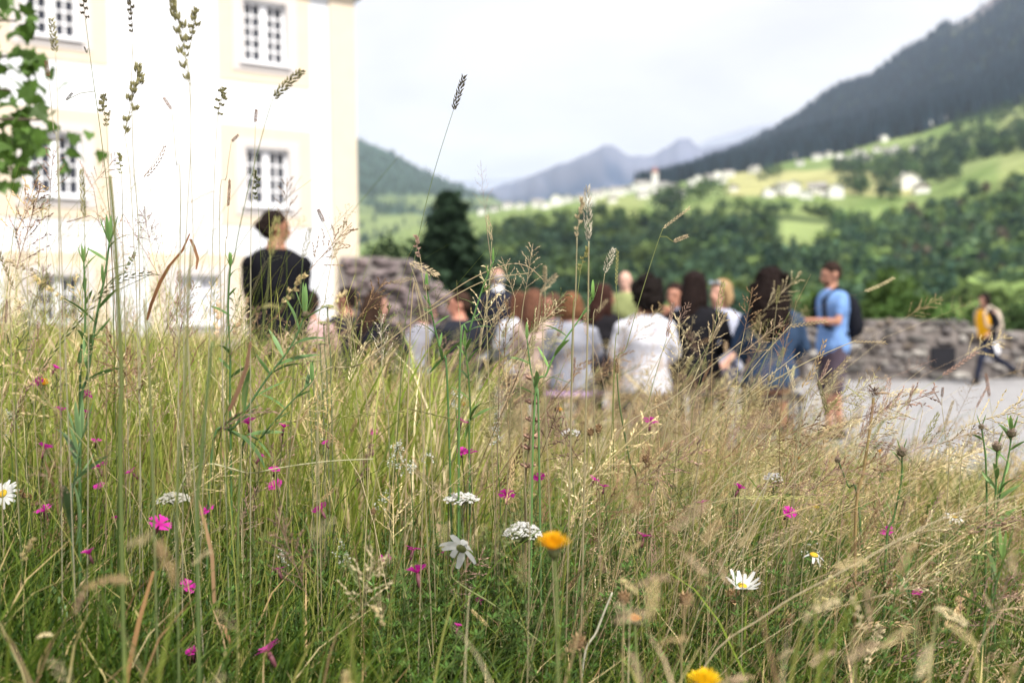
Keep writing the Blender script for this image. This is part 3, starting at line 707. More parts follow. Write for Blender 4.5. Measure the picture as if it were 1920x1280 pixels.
for lp, s in lobs[:298]:
    link('leaf', rnd.choice(LEAVES), tr_, lp, (rnd.uniform(-2.4, -.4), rnd.uniform(-.6, .6), rnd.uniform(0, 6.28)), s)

g = Geo()
for lp, s in lobs[298:]:
    me = rnd.choice(LEAVES); v = np.zeros(len(me.vertices) * 3, np.float32); me.vertices.foreach_get('co', v); m = np.array(Euler((rnd.uniform(-2.4, -.4), rnd.uniform(-.6, .6), rnd.uniform(0, 6.28))).to_matrix()); n = len(me.vertices) - 1
    g.add((v.reshape(-1, 3) * s) @ m.T + np.array(lp), [(i, (i + 1) % n, n) for i in range(n)], None, np.array((.10, .19, .035)) * rnd.uniform(.6, 1.4))
if g.V: tag(g.obj('foliage', M_leaf, tr_), kind='stuff')
# ------------------------------------------------------------------ people
M_skin = mat_attr('skin', rough=.55, spec=.35, noise_amt=.06, nscale=30)
M_cloth = mat_attr('cloth', rough=.9, spec=.08, bump=.35, bscale=220, noise_amt=.12, nscale=9)
M_hair = mat_attr('hair', rough=.75, spec=.08, bump=.9, bscale=120, noise_amt=.4, nscale=40)
SKIN = (.40, .19, .125); SKIN2 = (.48, .26, .19); SKIN3 = (.33, .155, .09)
TMP = bpy.data.scenes.new('workbench')
def ell(bm, c, r, rot=None, sub=2):
    m = Matrix.Translation(c) @ (rot.to_4x4() if rot else Matrix.Identity(4)) @ Matrix.Diagonal((*r, 1)); bmesh.ops.create_icosphere(bm, subdivisions=sub, radius=1, matrix=m)
def loft(bm, secs, n=16, flat=1.0):
    """secs: (center Vector, rx, ry, axis Vector or None) closed tube of elliptical sections"""
    rings = []
    for k, (c, rx, ry) in enumerate(secs):
        a = secs[min(k + 1, len(secs) - 1)][0] - secs[max(k - 1, 0)][0]; a.normalize()
        X = Vector((1, 0, 0)); Y = a.cross(X)
        if Y.length < .3: X = Vector((0, 1, 0)); Y = a.cross(X)
        Y.normalize(); X = Y.cross(a).normalized()
        rings.append([bm.verts.new(c + X * rx * math.cos(t) + Y * ry * math.sin(t)) for t in [2 * math.pi * i / n for i in range(n)]])
    for a, b in zip(rings, rings[1:]):
        for i in range(n): bm.faces.new((a[i], a[(i + 1) % n], b[(i + 1) % n], b[i]))
    bm.faces.new(rings[0][::-1]); bm.faces.new(rings[-1])
def limb(bm, pts, rad, n=12, sub=4):
    secs = []
    for i in range(len(pts) - 1):
        for k in range(sub): t = k / sub; secs.append((pts[i].lerp(pts[i + 1], t), lerp(rad[i], rad[i + 1], t), lerp(rad[i], rad[i + 1], t)))
    secs.append((pts[-1].copy(), rad[-1], rad[-1]))
    loft(bm, secs, n)
    for p, r in zip(pts, rad): ell(bm, p, (r, r, r), sub=2)
def finish(name, bm, mat, col, parent, voxel=.016, sm=4, extra=None, noise=0, nscale=20):
    bmesh.ops.recalc_face_normals(bm, faces=bm.faces)
    me = bpy.data.meshes.new(name); bm.to_mesh(me); bm.free(); o = bpy.data.objects.new(name, me); TMP.collection.objects.link(o)
    m = o.modifiers.new('r', 'REMESH'); m.mode = 'VOXEL'; m.voxel_size = voxel; s = o.modifiers.new('s', 'SMOOTH'); s.iterations = sm; s.factor = .5
    vl = TMP.view_layers[0]; vl.update(); dg = vl.depsgraph; me2 = bpy.data.meshes.new_from_object(o.evaluated_get(dg)); bpy.data.objects.remove(o); bpy.data.meshes.remove(me)
    if noise:
        for v in me2.vertices:
            p = v.co * nscale; d = mnoise.noise(p) + .5 * mnoise.noise(p * 2.3); v.co += v.normal * d * noise
    if extra:
        b2 = bmesh.new(); b2.from_mesh(me2); extra(b2); b2.to_mesh(me2); b2.free()
    me2.name = name; me2.polygons.foreach_set('use_smooth', np.ones(len(me2.polygons), bool))
    at = me2.color_attributes.new('col', 'FLOAT_COLOR', 'POINT'); n = len(me2.vertices)
    cs = np.tile(np.array(tuple(col) + (1,), np.float32), (n, 1))
    if callable(getattr(col, '__call__', None)): pass
    at.data.foreach_set('color', cs.ravel()); me2.materials.append(mat)
    o = link(name, me2, parent); return o
def hand(bm_extra, wrist, direction, palm_n, side, curl, skin_fn=None, s=1.0):
    """palm and five fingers, as closed tubes rooted in the wrist"""
    d = direction.normalized(); nrm_ = palm_n.normalized(); w_ = d.cross(nrm_).normalized()
    def chain(bm, pts, rad): loft(bm, [(p, r, r) for p, r in zip(pts, rad)], 6)
    palm_c = wrist + d * .05 * s
    loft(bm_extra, [(wrist, .026 * s, .019 * s), (wrist + d * .03 * s, .036 * s, .017 * s), (wrist + d * .07 * s, .042 * s, .014 * s), (wrist + d * .09 * s, .038 * s, .012 * s)], 10)
    for i, (off, ln) in enumerate(((-.031, .066), (-.0105, .076), (.0105, .070), (.031, .055))):
        p = wrist + d * .08 * s + w_ * off * s; pts = [p.copy()]; dd = d.copy(); cur = p
        for k, f in enumerate((.45, .32, .23)):
            dd = (Matrix.Rotation(curl * (.5 + .5 * k), 3, w_) @ dd); cur = cur + dd * ln * f * s; pts.append(cur)
        chain(bm_extra, pts, [.0095 * s, .009 * s, .008 * s, .006 * s])
    th = wrist + d * .03 * s - w_ * side * .03 * s; td = (d * .7 - w_ * side * .7 + nrm_ * .3).normalized()
    chain(bm_extra, [th, th + td * .035 * s, th + (td * .06 + d * .01) * s], [.013 * s, .011 * s, .008 * s])
def person(loc, face, H, label, pose='stand', seat=.5, skin=SKIN, top=(.02, .02, .025), sleeve='long', bottom=(.03, .03, .04), btype='trousers', hair=('short', (.03, .02, .015)),
           head_yaw=0, head_pitch=0, lean=0, female=True, wide=1.0, arms=None, legs=None, shoes=(.03, .025, .02), extras=None, name='person', neck='round', build=1.0):
    """loc: ground point; face: heading (radians, 0 looks along +Y away from the camera, +pi/2 to the left)"""
    r = empty(name, loc, label, 'person', rz=face)
    k = H / 1.7; sw = (.175 if female else .205) * k * wide; V = Vector
    dz = 0 if pose != 'sit' else seat + .10 - .90 * k
    hip = V((0, 0, .90 * k + dz)); ln = V((0, math.sin(lean), math.cos(lean)))
    up = lambda h, y=0: hip + ln * (h - .90) * k + V((0, y, 0)) * k
    hw = (.155 if female else .15) * k * build; ww = (.125 if female else .145) * k * build; cw = (.145 if female else .17) * k * build
    neckp = up(1.45); headc = up(1.575, .015)
    if pose == 'sit': hy, ky, kz, ay = .0, .42 * k, seat + .06, .44 * k
    legd = legs
    if legd is None:
        if pose == 'sit': legd = [[V((s * .09, 0, hip.z - .02)), V((s * .13, ky, kz)), V((s * .12, ay, .08))] for s in (-1, 1)]
        else: legd = [[V((s * .085 * k, 0, hip.z - .02)), V((s * .10 * k, .02, .48 * k)), V((s * .11 * k, -.02, .08 * k))] for s in (-1, 1)]
    armd = arms
    if armd is None:
        if pose == 'sit': armd = [[None, V((s * (sw + .05), .06, hip.z + .24 * k)), V((s * .10, .25, hip.z + .08 * k))] for s in (-1, 1)]
        else: armd = [[None, V((s * (sw + .045), -.02, 1.12 * k)), V((s * (sw + .05), .06, .87 * k))] for s in (-1, 1)]
    for s, a in zip((-1, 1), armd): a[0] = up(1.345) + V((s * sw * .97, 0, 0))
    HRot = Matrix.Rotation(head_yaw, 3, 'Z') @ Matrix.Rotation(head_pitch, 3, 'X')
    hp = lambda x, y, z: headc + HRot @ (V((x, y, z)) * k)
    # --- body
    bm = bmesh.new()
    def torso(bm, e=0.0, top_h=1.43, bot_h=.84, flare=0):
        sec = [(.80, hw * .72, .10), (.84, hw * .95, .112), (.90, hw * 1.04, .118), (.97, hw * .98, .108), (1.06, ww, .095), (1.13, ww * 1.03, .098), (1.22, cw, .112 + (.012 if female else 0)), (1.30, cw * 1.08, .112), (1.355, sw * .96, .098), (1.39, sw * .80, .085), (1.415, sw * .58, .07), (1.435, sw * .36, .06), (1.45, .06, .055)]
        ss = [(up(h), a + e + (flare * (1.2 - h) if h < 1.2 else 0), b * k * build + e + (flare * (1.2 - h) * .6 if h < 1.2 else 0)) for h, a, b in sec if bot_h - .01 <= h <= top_h + .001]
        loft(bm, ss, 20)
    torso(bm, 0, 1.46, .80)
    limb(bm, [up(1.42), up(1.50, .01), headc + V((0, 0, -.03))], [.06 * k, .052 * k, .052 * k])
    ell(bm, hp(0, -.008, .012), (.073 * k, .094 * k, .098 * k), HRot); ell(bm, hp(0, .028, -.052), (.052 * k, .055 * k, .062 * k), HRot)
    ell(bm, hp(0, .062, -.092), (.024 * k, .02 * k, .018 * k), HRot)
    limb(bm, [hp(0, .085, .01), hp(0, .108, -.028)], [.010 * k, .015 * k], 8, 2)
    ell(bm, hp(0, .083, -.06), (.022 * k, .012 * k, .010 * k), HRot)
    ell(bm, hp(0, .08, .032), (.045 * k, .014 * k, .010 * k), HRot)
    for s in (-1, 1): ell(bm, hp(s * .077, -.01, -.012), (.011 * k, .02 * k, .031 * k), HRot)
    for s, a in zip((-1, 1), armd): limb(bm, a, [.040 * k, .036 * k, .024 * k])
    for s, l in zip((-1, 1), legd): limb(bm, l, [.085 * k, .055 * k, .036 * k])
    def hands(b2):
        for s, a in zip((-1, 1), armd):
            d = (a[2] - a[1]).normalized(); pn = V((-s, 0, 0)) if pose != 'sit' else V((0, 0, -1))
            pn = (pn - d * pn.dot(d))
            if pn.length < .1: pn = V((0, 0, -1))
            hand(b2, a[2] - d * .01, d, pn, s, .45, s=k * .95)
        bmesh.ops.recalc_face_normals(b2, faces=b2.faces)
    body = finish('body', bm, M_skin, skin, r, .017, 2, hands)
    # --- face details
    g = Geo()
    for s in (-1, 1):
        e_ = hp(s * .030, .081, .012); bm = bmesh.new(); ell(bm, e_, (.012 * k, .007 * k, .007 * k), HRot, 1)
        me = bpy.data.meshes.new('eye'); bm.to_mesh(me); bm.free(); at = me.color_attributes.new('col', 'FLOAT_COLOR', 'POINT'); at.data.foreach_set('color', np.tile(np.array((.06, .045, .04, 1), np.float32), len(me.vertices))); me.materials.append(M_skin); link('eye', me, body)
    bm = bmesh.new(); ell(bm, hp(0, .0905, -.06), (.021 * k, .006 * k, .006 * k), HRot, 1)
    me = bpy.data.meshes.new('mouth'); bm.to_mesh(me); bm.free(); at = me.color_attributes.new('col', 'FLOAT_COLOR', 'POINT'); at.data.foreach_set('color', np.tile(np.array((.35, .12, .10, 1), np.float32), len(me.vertices))); me.materials.append(M_skin); link('mouth', me, body)
    # --- top
    bm = bmesh.new(); hem = .80 if pose != 'sit' else .84
    torso(bm, .017, 1.435, hem, .09 if btype == 'loose' else .03)
    for s, a in zip((-1, 1), armd):
        if sleeve == 'long': limb(bm, [a[0], a[1], a[2] - (a[2] - a[1]).normalized() * .02], [.050 * k, .048 * k, .038 * k])
        elif sleeve == 'short': limb(bm, [a[0], a[0].lerp(a[1], .62)], [.052 * k, .055 * k])
        elif sleeve == 'three': limb(bm, [a[0], a[1], a[1].lerp(a[2], .45)], [.050 * k, .050 * k, .05 * k])
        else: ell(bm, a[0], (.05, .05, .05))
    finish('shirt' if sleeve != 'long' else 'jacket' if max(top) < .1 else 'sweater', bm, M_cloth, top, r, .023, 2, noise=.012, nscale=9)
    # --- bottom
    bm = bmesh.new()
    if btype == 'skirt':
        if pose == 'sit':
            loft(bm, [(hip + V((0, -.09, .06)), .15, .10), (hip + V((0, .1, 0)), .19, .12), (V((0, ky, kz)), .2, .10), (V((0, ay + .05, kz - .25)), .2, .11), (V((0, ay + .04, .2)), .22, .13)], 18); ell(bm, hip, (hw + .03, .14, .11))
        else: loft(bm, [(up(1.0), hw + .01, .12), (up(.9), hw + .03, .14), (up(.5), hw + .09, .2), (up(.4), hw + .1, .21)], 18)
    else:
        loft(bm, [(up(h), a + .014, b * k * build + .014) for h, a, b in ((.80, hw * .8, .10), (.84, hw * .97, .112), (.90, hw * 1.04, .118), (.97, hw * .98, .108), (1.0, ww * 1.1, .1))], 20)
        for s, l in zip((-1, 1), legd):
            if btype == 'shorts': limb(bm, [l[0], l[0].lerp(l[1], .97)], [.105 * k, .085 * k])
            else: limb(bm, [l[0], l[1], l[1].lerp(l[2], .95)], [.098 * k, .068 * k, .052 * k])
    finish('shorts' if btype == 'shorts' else 'skirt' if btype == 'skirt' else 'trousers', bm, M_cloth, bottom, r, .025, 2, noise=.008, nscale=10)
    for s, l in zip((-1, 1), legd):
        bm = bmesh.new(); f = l[2]; fd = V((0, 1, 0)); kn = l[1]
        limb(bm, [f + V((0, -.035, -.035)), f + V((0, .06, -.045)), f + V((0, .15, -.052))], [.042, .041, .030]); ell(bm, f, (.045, .05, .05))
        finish('shoe', bm, M_cloth, shoes, r, .022, 1)
    # --- hair
    style, hc = hair
    if style != 'bald':
        bm = bmesh.new(); nz_, ns_ = .006, 40
        if style == 'short': ell(bm, hp(0, -.018, .035), (.082 * k, .098 * k, .090 * k), HRot); ell(bm, hp(0, -.05, -.01), (.072 * k, .06 * k, .07 * k), HRot)
        if style == 'thin': ell(bm, hp(0, -.03, .0), (.080 * k, .082 * k, .07 * k), HRot)
        if style in ('bun', 'pony'):
            ell(bm, hp(0, -.02, .032), (.083 * k, .100 * k, .092 * k), HRot); ell(bm, hp(0, -.055, -.03), (.07 * k, .055 * k, .06 * k), HRot); ell(bm, hp(0, -.122, -.005), (.036 * k, .034 * k, .036 * k), HRot); limb(bm, [hp(0, -.08, 0), hp(0, -.12, -.005)], [.04, .022])
        if style == 'bob':
            ell(bm, hp(0, -.02, .032), (.092 * k, .108 * k, .096 * k), HRot); ell(bm, hp(0, -.045, -.035), (.094 * k, .078 * k, .10 * k), HRot)
            for s in (-1, 1): limb(bm, [hp(s * .075, .01, .02), hp(s * .083, .0, -.07), hp(s * .075, 0, -.12)], [.03, .03, .022])
        if style == 'long':
            ell(bm, hp(0, -.02, .032), (.088 * k, .105 * k, .096 * k), HRot)
            limb(bm, [hp(0, -.05, 0), hp(0, -.075, -.12), hp(0, -.08, -.24), hp(0, -.075, -.32)], [.085, .088, .08, .055])
            for s in (-1, 1): limb(bm, [hp(s * .075, 0, .02), hp(s * .085, -.01, -.12), hp(s * .08, 0, -.22)], [.03, .036, .025])
        if style == 'curly':
            nz_, ns_ = .026, 30; ell(bm, hp(0, -.035, .035), (.118 * k, .122 * k, .118 * k), HRot); ell(bm, hp(0, -.06, -.03), (.12 * k, .10 * k, .10 * k), HRot)
            for i in range(26): a = rnd.uniform(.1, 1) * math.pi * 2; ell(bm, hp(.105 * math.cos(a), -.05 + .05 * rnd.uniform(-1, 1), .02 + .115 * math.sin(a)), (.032,) * 3, sub=1)
        if style == 'bigcurly':
            nz_, ns_ = .022, 26; ell(bm, hp(0, -.035, .04), (.115 * k, .12 * k, .115 * k), HRot)
            limb(bm, [hp(0, -.05, .02), hp(0, -.08, -.1), hp(0, -.09, -.24), hp(0, -.09, -.34)], [.12, .15, .15, .10])
            for i in range(30): a = rnd.uniform(0, 6.28); z = rnd.uniform(-.32, .08); ell(bm, hp(.13 * math.cos(a), -.08 + .07 * math.sin(a), z), (.035,) * 3, sub=1)
        # carve the face free: nothing in front of the brow line
        ho = finish('hair', bm, M_hair, hc, r, .019, 1, noise=nz_, nscale=ns_)
        inv = HRot.inverted()
        for v in ho.data.vertices:
            q_ = inv @ (v.co - headc) / k
            if q_.y > .045 and q_.z < .058: q_.y = .045 - (q_.y - .045) * .2; v.co = headc + HRot @ (q_ * k)
            elif q_.y > -.005 and q_.z < .04 and abs(q_.x) < .07: q_.x *= 1.12; q_.y = min(q_.y, .02); v.co = headc + HRot @ (q_ * k)
    if extras: extras(r, dict(up=up, hp=hp, sw=sw, armd=armd, k=k, hip=hip, legd=legd, HRot=HRot))
    return r
def stand_at(px, py_top, d, H):
    """ground point under a person of height H whose head top shows at (px, py_top)"""
    p = P(px, py_top, d); return Vector((p.x, d, p.z - H))
def seat_at(px, py_top, d, seat, H): # head top height when seated
    p = P(px, py_top, d); tophead = seat + .10 + (1.70 - .90) * H / 1.7; return Vector((p.x, d, p.z - tophead)), tophead
def on_ground(px, d): x = P(px, 600, d).x; return Vector((x, d, ground_z(x, d) - (.03 if d > edge_y(x) else 0)))
def strap_bag(r, q_):
    k = q_['k']; bm = bmesh.new(); c = q_['up'](1.18, -.17)
    ell(bm, c, (.15, .09, .22)); ell(bm, c + Vector((0, -.04, -.07)), (.13, .08, .13)); finish('backpack', bm, M_cloth, q_['bagcol'], r, .02, 3)
def backpack(col):
    def f(r, q_):
        bm = bmesh.new(); c = q_['up'](1.16, -.18); ell(bm, c, (.16, .10, .24)); ell(bm, c + Vector((0, -.06, -.08)), (.13, .07, .13)); finish('backpack', bm, M_cloth, col, None, .02, 3).parent = r
        for s in (-1, 1):
            bm = bmesh.new(); limb(bm, [q_['up'](1.36, -.12) + Vector((s * .11, 0, 0)), q_['up'](1.445, .0) + Vector((s * .11, 0, 0)), q_['up'](1.32, .135) + Vector((s * .11, 0, 0)), q_['up'](1.08, .13) + Vector((s * .13, 0, 0)), q_['up'](1.0, -.08) + Vector((s * .16, 0, 0))], [.024] * 5, 8, 3)
            finish('strap', bm, M_cloth, col, r, .012, 1)
    return f
L_ = math.pi / 2
V3 = Vector
def gp(px, d): return on_ground(px, d)
# 1 woman in black standing, left, seen from behind, face turned right
def adj(px, py, d, wanted):      # stature so that the head top lands at py when standing on the ground
    g_ = gp(px, d); t = P(px, py, d).z - g_.z; return g_, t
PEOPLE = []
g0, h0 = adj(520, 393, 6.6, 1.75); print('black woman H', h0)
pw_ = person(g0, .15, h0 * 1.025, 'dark haired person in a black jacket standing with back turned before the pale building', skin=SKIN3, top=(.008, .008, .011), bottom=(.02, .02, .025), hair=('bun', (.018, .012, .01)), head_yaw=-1.25, head_pitch=-.12, wide=.92, build=.95,
       arms=[[None, V3((-.165, .05, 1.15)), V3((-.11, .22, 1.0))], [None, V3((.165, .05, 1.15)), V3((.12, .22, 1.0))]])
zn_ = 1.435 * h0 * 1.025 / 1.7      # a smaller head on this figure
for ch_ in [c for c in pw_.children_recursive if c.type == 'MESH']:
    for v_ in ch_.data.vertices:
        if v_.co.z > zn_:
            f_ = lerp(1, .84, smooth(v_.co.z, zn_, zn_ + .06)); v_.co = Vector((v_.co.x * f_, v_.co.y * f_, zn_ + (v_.co.z - zn_) * lerp(1, .86, smooth(v_.co.z, zn_, zn_ + .06))))
def sit_scaled(px, py, d, seat, **kw):
    g_ = gp(px, d); t = P(px, py, d).z - g_.z; H = (t - seat - .10) / .8 * 1.7
    if not 1.5 < H < 1.85:
        H2 = min(1.8, max(1.5, H)); seat = t - .10 - .8 * H2 / 1.7; H = H2
    print('sit', px, 'H', round(H, 2), 'seat', round(seat, 2)); kw.setdefault('pose', 'sit')
    return g_, H, seat
SEATS = []
def sitter(px, py, d, label, seat=.5, **kw):
    g_, H, s = sit_scaled(px, py, d, seat); SEATS.append((px, d, s, kw.get('face', 0))); f = kw.pop('face', 0)
    return person(g_, f, H, label, pose='sit', seat=s, **kw)
DARK = (.015, .015, .02)
sitter(583, 542, 9.0, 'dark haired person in a pale pink top seated right of the black jacket', face=.3, skin=SKIN2, top=(.50, .34, .33), bottom=(.5, .33, .3), hair=('pony', (.025, .016, .012)))
sitter(650, 535, 9.6, 'dark haired person with face half turned seated at the corner of the pale building', face=.4, skin=SKIN, top=(.025, .022, .03), hair=('short', (.022, .014, .012)), head_yaw=.9, female=False)
sitter(706, 545, 8.4, 'person with long brown hair in black seated before the stone ruin looking right', face=-.35, skin=SKIN2, top=(.014, .013, .02), bottom=(.05, .04, .045), hair=('long', (.045, .026, .018)), head_yaw=-.9, wide=1.1)
sitter(772, 556, 9.4, 'person in light grey seated bent forward between the black top and the dark suit', face=-.6, skin=SKIN2, top=(.27, .27, .31), bottom=(.28, .37, .40), hair=('bob', (.10, .075, .06)), lean=.35, head_yaw=-.5)
sitter(862, 545, 8.8, 'dark haired man in a dark suit seated with face turned left', face=.5, skin=(.55, .25, .17), top=(.022, .024, .033), bottom=(.02, .022, .03), hair=('short', (.05, .028, .02)), head_yaw=1.1, female=False)
gA, hA = adj(934, 500, 10.6, 1.8); print('suit man', hA)
def collar(col):
    def f(r, q_):
        bm = bmesh.new(); limb(bm, [q_['up'](1.40), q_['up'](1.475, .004)], [.075, .062]); finish('collar', bm, M_cloth, col, r, .014, 1)
    return f
person(gA, .2, hA, 'grey haired man in a dark suit with white collar standing behind the seated people', skin=SKIN2, top=(.018, .02, .032), bottom=(.018, .02, .03), hair=('thin', (.33, .31, .31)), head_yaw=.3, female=False, extras=collar((.75, .75, .78)))
sitter(972, 545, 10.0, 'person in a white long sleeved shirt seated left of the beige top', face=.5, skin=SKIN2, top=(.58, .58, .63), bottom=(.03, .03, .035), hair=('long', (.11, .05, .03)), head_yaw=.4)
sitter(1003, 540, 8.6, 'person with reddish brown hair in a beige top seated left of the grey sweater', face=.1, skin=SKIN2, top=(.45, .34, .29), bottom=(.55, .42, .35), hair=('long', (.13, .06, .038)), head_yaw=-.4, wide=.85)
sitter(1036, 548, 9.8, 'brown haired person whose face shows left of the auburn hair', face=2.6, skin=SKIN, top=(.16, .15, .16), hair=('bob', (.10, .055, .035)), head_yaw=-.3)
sitter(1072, 546, 8.0, 'auburn haired person in a light grey sweater seated on a lilac cushion', face=0, skin=SKIN2, top=(.27, .28, .33), bottom=(.05, .05, .06), hair=('bob', (.19, .09, .045)), wide=1.08, build=1.12)
sitter(1133, 530, 9.2, 'person with dark reddish hair in black seated below the bald man', face=-.2, skin=SKIN3, top=(.016, .015, .018), bottom=(.02, .02, .025), hair=('long', (.04, .018, .014)), head_yaw=-.9)
gB, hB = adj(1173, 506, 11.2, 1.75); print('bald', hB)
person(gB, math.pi - .3, hB, 'bald man in an olive green shirt standing behind the seated group', skin=(.60, .36, .28), top=(.27, .30, .13), bottom=(.05, .05, .06), sleeve='short', hair=('bald', None), female=False, head_pitch=-.15)
sitter(1210, 521, 7.6, 'person with dark curly hair in a white sweater seated with back turned', face=.05, skin=SKIN3, top=(.60, .60, .66), bottom=(.30, .22, .18), hair=('curly', (.012, .009, .008)), head_yaw=.5, wide=1.05, build=1.08, btype='trousers')
sitter(1268, 528, 9.3, 'dark haired person holding a hand to the face left of the long dark hair', face=2.4, skin=SKIN, top=(.03, .04, .07), hair=('short', (.03, .016, .013)), head_yaw=.2, arms=[[None, V3((-.2, .2, .82)), V3((-.05, .17, 1.12))], [None, V3((.24, .08, .8)), V3((.1, .25, .7))]], extras=collar((.45, .55, .72)))
sitter(1306, 506, 8.0, 'person with long dark hair in a black jacket seated with back turned', face=-.1, skin=SKIN, top=(.012, .012, .015), bottom=(.012, .012, .015), hair=('long', (.016, .010, .009)), head_yaw=-.75, wide=1.12, build=1.05)
def sunglasses(r, q_):
    bm = bmesh.new(); hp = q_['hp']
    for s in (-1, 1): ell(bm, hp(s * .038, .075, .088), (.028, .018, .02), q_['HRot']); 
    limb(bm, [hp(-.075, .02, .07), hp(0, .085, .09), hp(.075, .02, .07)], [.008, .008, .008], 8, 3); finish('sunglasses', bm, M_hair, (.35, .42, .5), r, .009, 0)
sitter(1352, 522, 9.2, 'blond person with sunglasses pushed up on the head in a white patterned top', face=2.7, skin=(.62, .34, .25), top=(.42, .44, .54), bottom=(.06, .06, .08), hair=('bob', (.36, .235, .12)), head_yaw=-.5, sleeve='three', extras=sunglasses)
sitter(1446, 505, 7.6, 'person with very big dark curly hair in a blue denim jacket seated with back turned', face=-.15, skin=SKIN3, top=(.035, .062, .115), bottom=(.02, .022, .035), btype='skirt', hair=('bigcurly', (.014, .009, .008)), head_yaw=-.2, wide=1.1, build=1.1)
# man in blue shirt, standing in profile facing left
gM, hM = adj(1561, 489, 10.2, 1.78); print('blue man', hM)
k_ = hM / 1.7
def man_x(r, q_):
    backpack((.012, .013, .018))(r, q_)
    a = q_['armd']; bm = bmesh.new(); w_ = (a[0][2] + a[1][2]) / 2 + Vector((0, .12, .02)); limb(bm, [w_ + Vector((0, -.02, 0)), w_ + Vector((0, .10, .06))], [.022, .03]); finish('camera_in_hands', bm, M_hair, (.03, .03, .035), r, .012, 1)
    bm = bmesh.new(); ell(bm, q_['hp'](0, .06, -.075), (.055, .04, .04), q_['HRot']); ell(bm, q_['hp'](0, .01, -.075), (.066, .04, .035), q_['HRot']); finish('beard', bm, M_hair, (.10, .05, .035), r, .013, 1)
person(gM, L_ + .12, hM, 'dark haired man in light blue shirt and shorts standing in profile with a black backpack', skin=(.47, .235, .155), top=(.17, .30, .58), bottom=(.085, .065, .085), btype='shorts', sleeve='short', hair=('short', (.03, .018, .014)), female=False, wide=.98, build=1.12, head_pitch=-.25,
       arms=[[None, V3((-.26, .06, 1.12 * k_)), V3((-.12, .32, 1.14 * k_))], [None, V3((.26, .06, 1.12 * k_)), V3((.14, .34, 1.14 * k_))]], extras=man_x)
# walker in yellow at far right, striding left
gW, hW = adj(1852, 548, 17.2, 1.7); print('walker', hW); kw_ = hW / 1.7
def walk_x(r, q_):
    backpack((.50, .42, .34))(r, q_)
    bm = bmesh.new(); up = q_['up']; loft(bm, [(up(.86, .05), .13, .10), (up(1.0, .06), .135, .105), (up(1.2, .07), .15, .11), (up(1.38, .05), .11, .08)], 14); finish('yellow_top', bm, M_cloth, (.80, .40, .015), r, .016, 2)
    bm = bmesh.new(); h = q_['armd'][1][2]; ell(bm, h + Vector((0, -.05, -.28)), (.10, .19, .20)); limb(bm, [h + Vector((0, 0, -.05)), h + Vector((0, 0, -.18))], [.015, .05]); finish('white_bag', bm, M_cloth, (.8, .8, .84), r, .016, 2, noise=.015, nscale=12)
person(gW, L_ + .28, hW, 'person in yellow top and open black jacket striding left with a white bag', skin=SKIN2, top=(.012, .012, .016), bottom=(.022, .026, .045), hair=('bob', (.02, .013, .011)), lean=.1, head_pitch=-.2,
       legs=[[V3((-.08, 0, .84 * kw_)), V3((-.09, .22, .48 * kw_)), V3((-.08, .30, .08))], [V3((.08, 0, .84 * kw_)), V3((.09, -.22, .50 * kw_)), V3((.08, -.66, .20))]],
       arms=[[None, V3((-.23, -.02, 1.12 * kw_)), V3((-.22, .16, .95 * kw_))], [None, V3((.24, -.14, 1.13 * kw_)), V3((.24, -.22, .90 * kw_))]], extras=walk_x)

bpy.data.scenes.remove(TMP) if False else None
# ------------------------------------------------------------------ benches, chairs and tables of the group
M_white = mat_flat('white_lacquer', (.36, .36, .39), .5, .3, var=.04)
M_black = mat_flat('black_metal', (.02, .02, .022), .5, .4)
M_lilac = mat_flat('lilac_fabric', (.42, .28, .52), .9, .1, var=.08)
M_darkseat = mat_flat('dark_seat', (.03, .03, .035), .7, .2)
def chair(px, d, seat, face, label, cushion=None):
    g_ = gp(px, d); r = empty('chair', g_, label, 'chair', 'chairs of the seated group', rz=face)
    g = Geo(); box(g, (0, .06, seat - .03), (.46, .46, .04), (1, 1, 1)); g.obj('seat', M_darkseat, r, smooth=False)
    lg = Geo(); tube(lg, [(0, 0, 0), (0, 0, seat - .05)], .014, (1, 1, 1), 8); lm = lg.mesh('leg', M_black)
    for sx in (-.19, .19):
        for sy in (-.13, .25): link('leg', lm, r, (sx, sy, 0))
    if cushion:
        bm = bmesh.new(); ell(bm, Vector((0, .04, seat + .015)), (.25, .24, .045)); finish('cushion', bm, M_cloth, cushion, r, .02, 2)
CH = {'583': 'the pale pink top', '650': 'the person at the building corner', '706': 'the long brown hair and black top', '772': 'the light grey clothes', '862': 'the man in the dark suit', '972': 'the white shirt', '1003': 'the beige top', '1036': 'the brown haired face', '1072': 'the grey sweater', '1133': 'the dark reddish hair', '1210': 'the white sweater', '1268': 'the person with hand to face', '1306': 'the long dark hair and black jacket', '1352': 'the blond person', '1446': 'the denim jacket'}
for px, d, s, f in SEATS:
    chair(px, d, s, f, ('dark chair with lilac cushion under ' if px == 1072 else 'dark chair under ') + CH[str(px)], (.45, .30, .56) if px == 1072 else None)
def bench(px0, px1, py, d, label, dep=.4, name='bench', cat='bench'):
    a, b = P(px0, py, d), P(px1, py, d); x = (a.x + b.x) / 2; gz = gp((px0 + px1) / 2, d).z; h = max(.4, a.z - gz); wdt = b.x - a.x
    r = empty(name, (x, d, gz), label, cat); g = Geo(); box(g, (0, 0, h - .025), (wdt, dep, .05), (1, 1, 1)); g.obj('table_top' if 'table' in name else 'seat', M_white, r, smooth=False)
    lg = Geo(); box(lg, (0, 0, (h - .05) / 2), (.025, .025, h - .05), (1, 1, 1)); lm = lg.mesh('leg', M_black, smooth=False)
    for sx in (-1, 1):
        for sy in (-1, 1): link('leg', lm, r, (sx * (wdt / 2 - .05), sy * (dep / 2 - .05), 0))
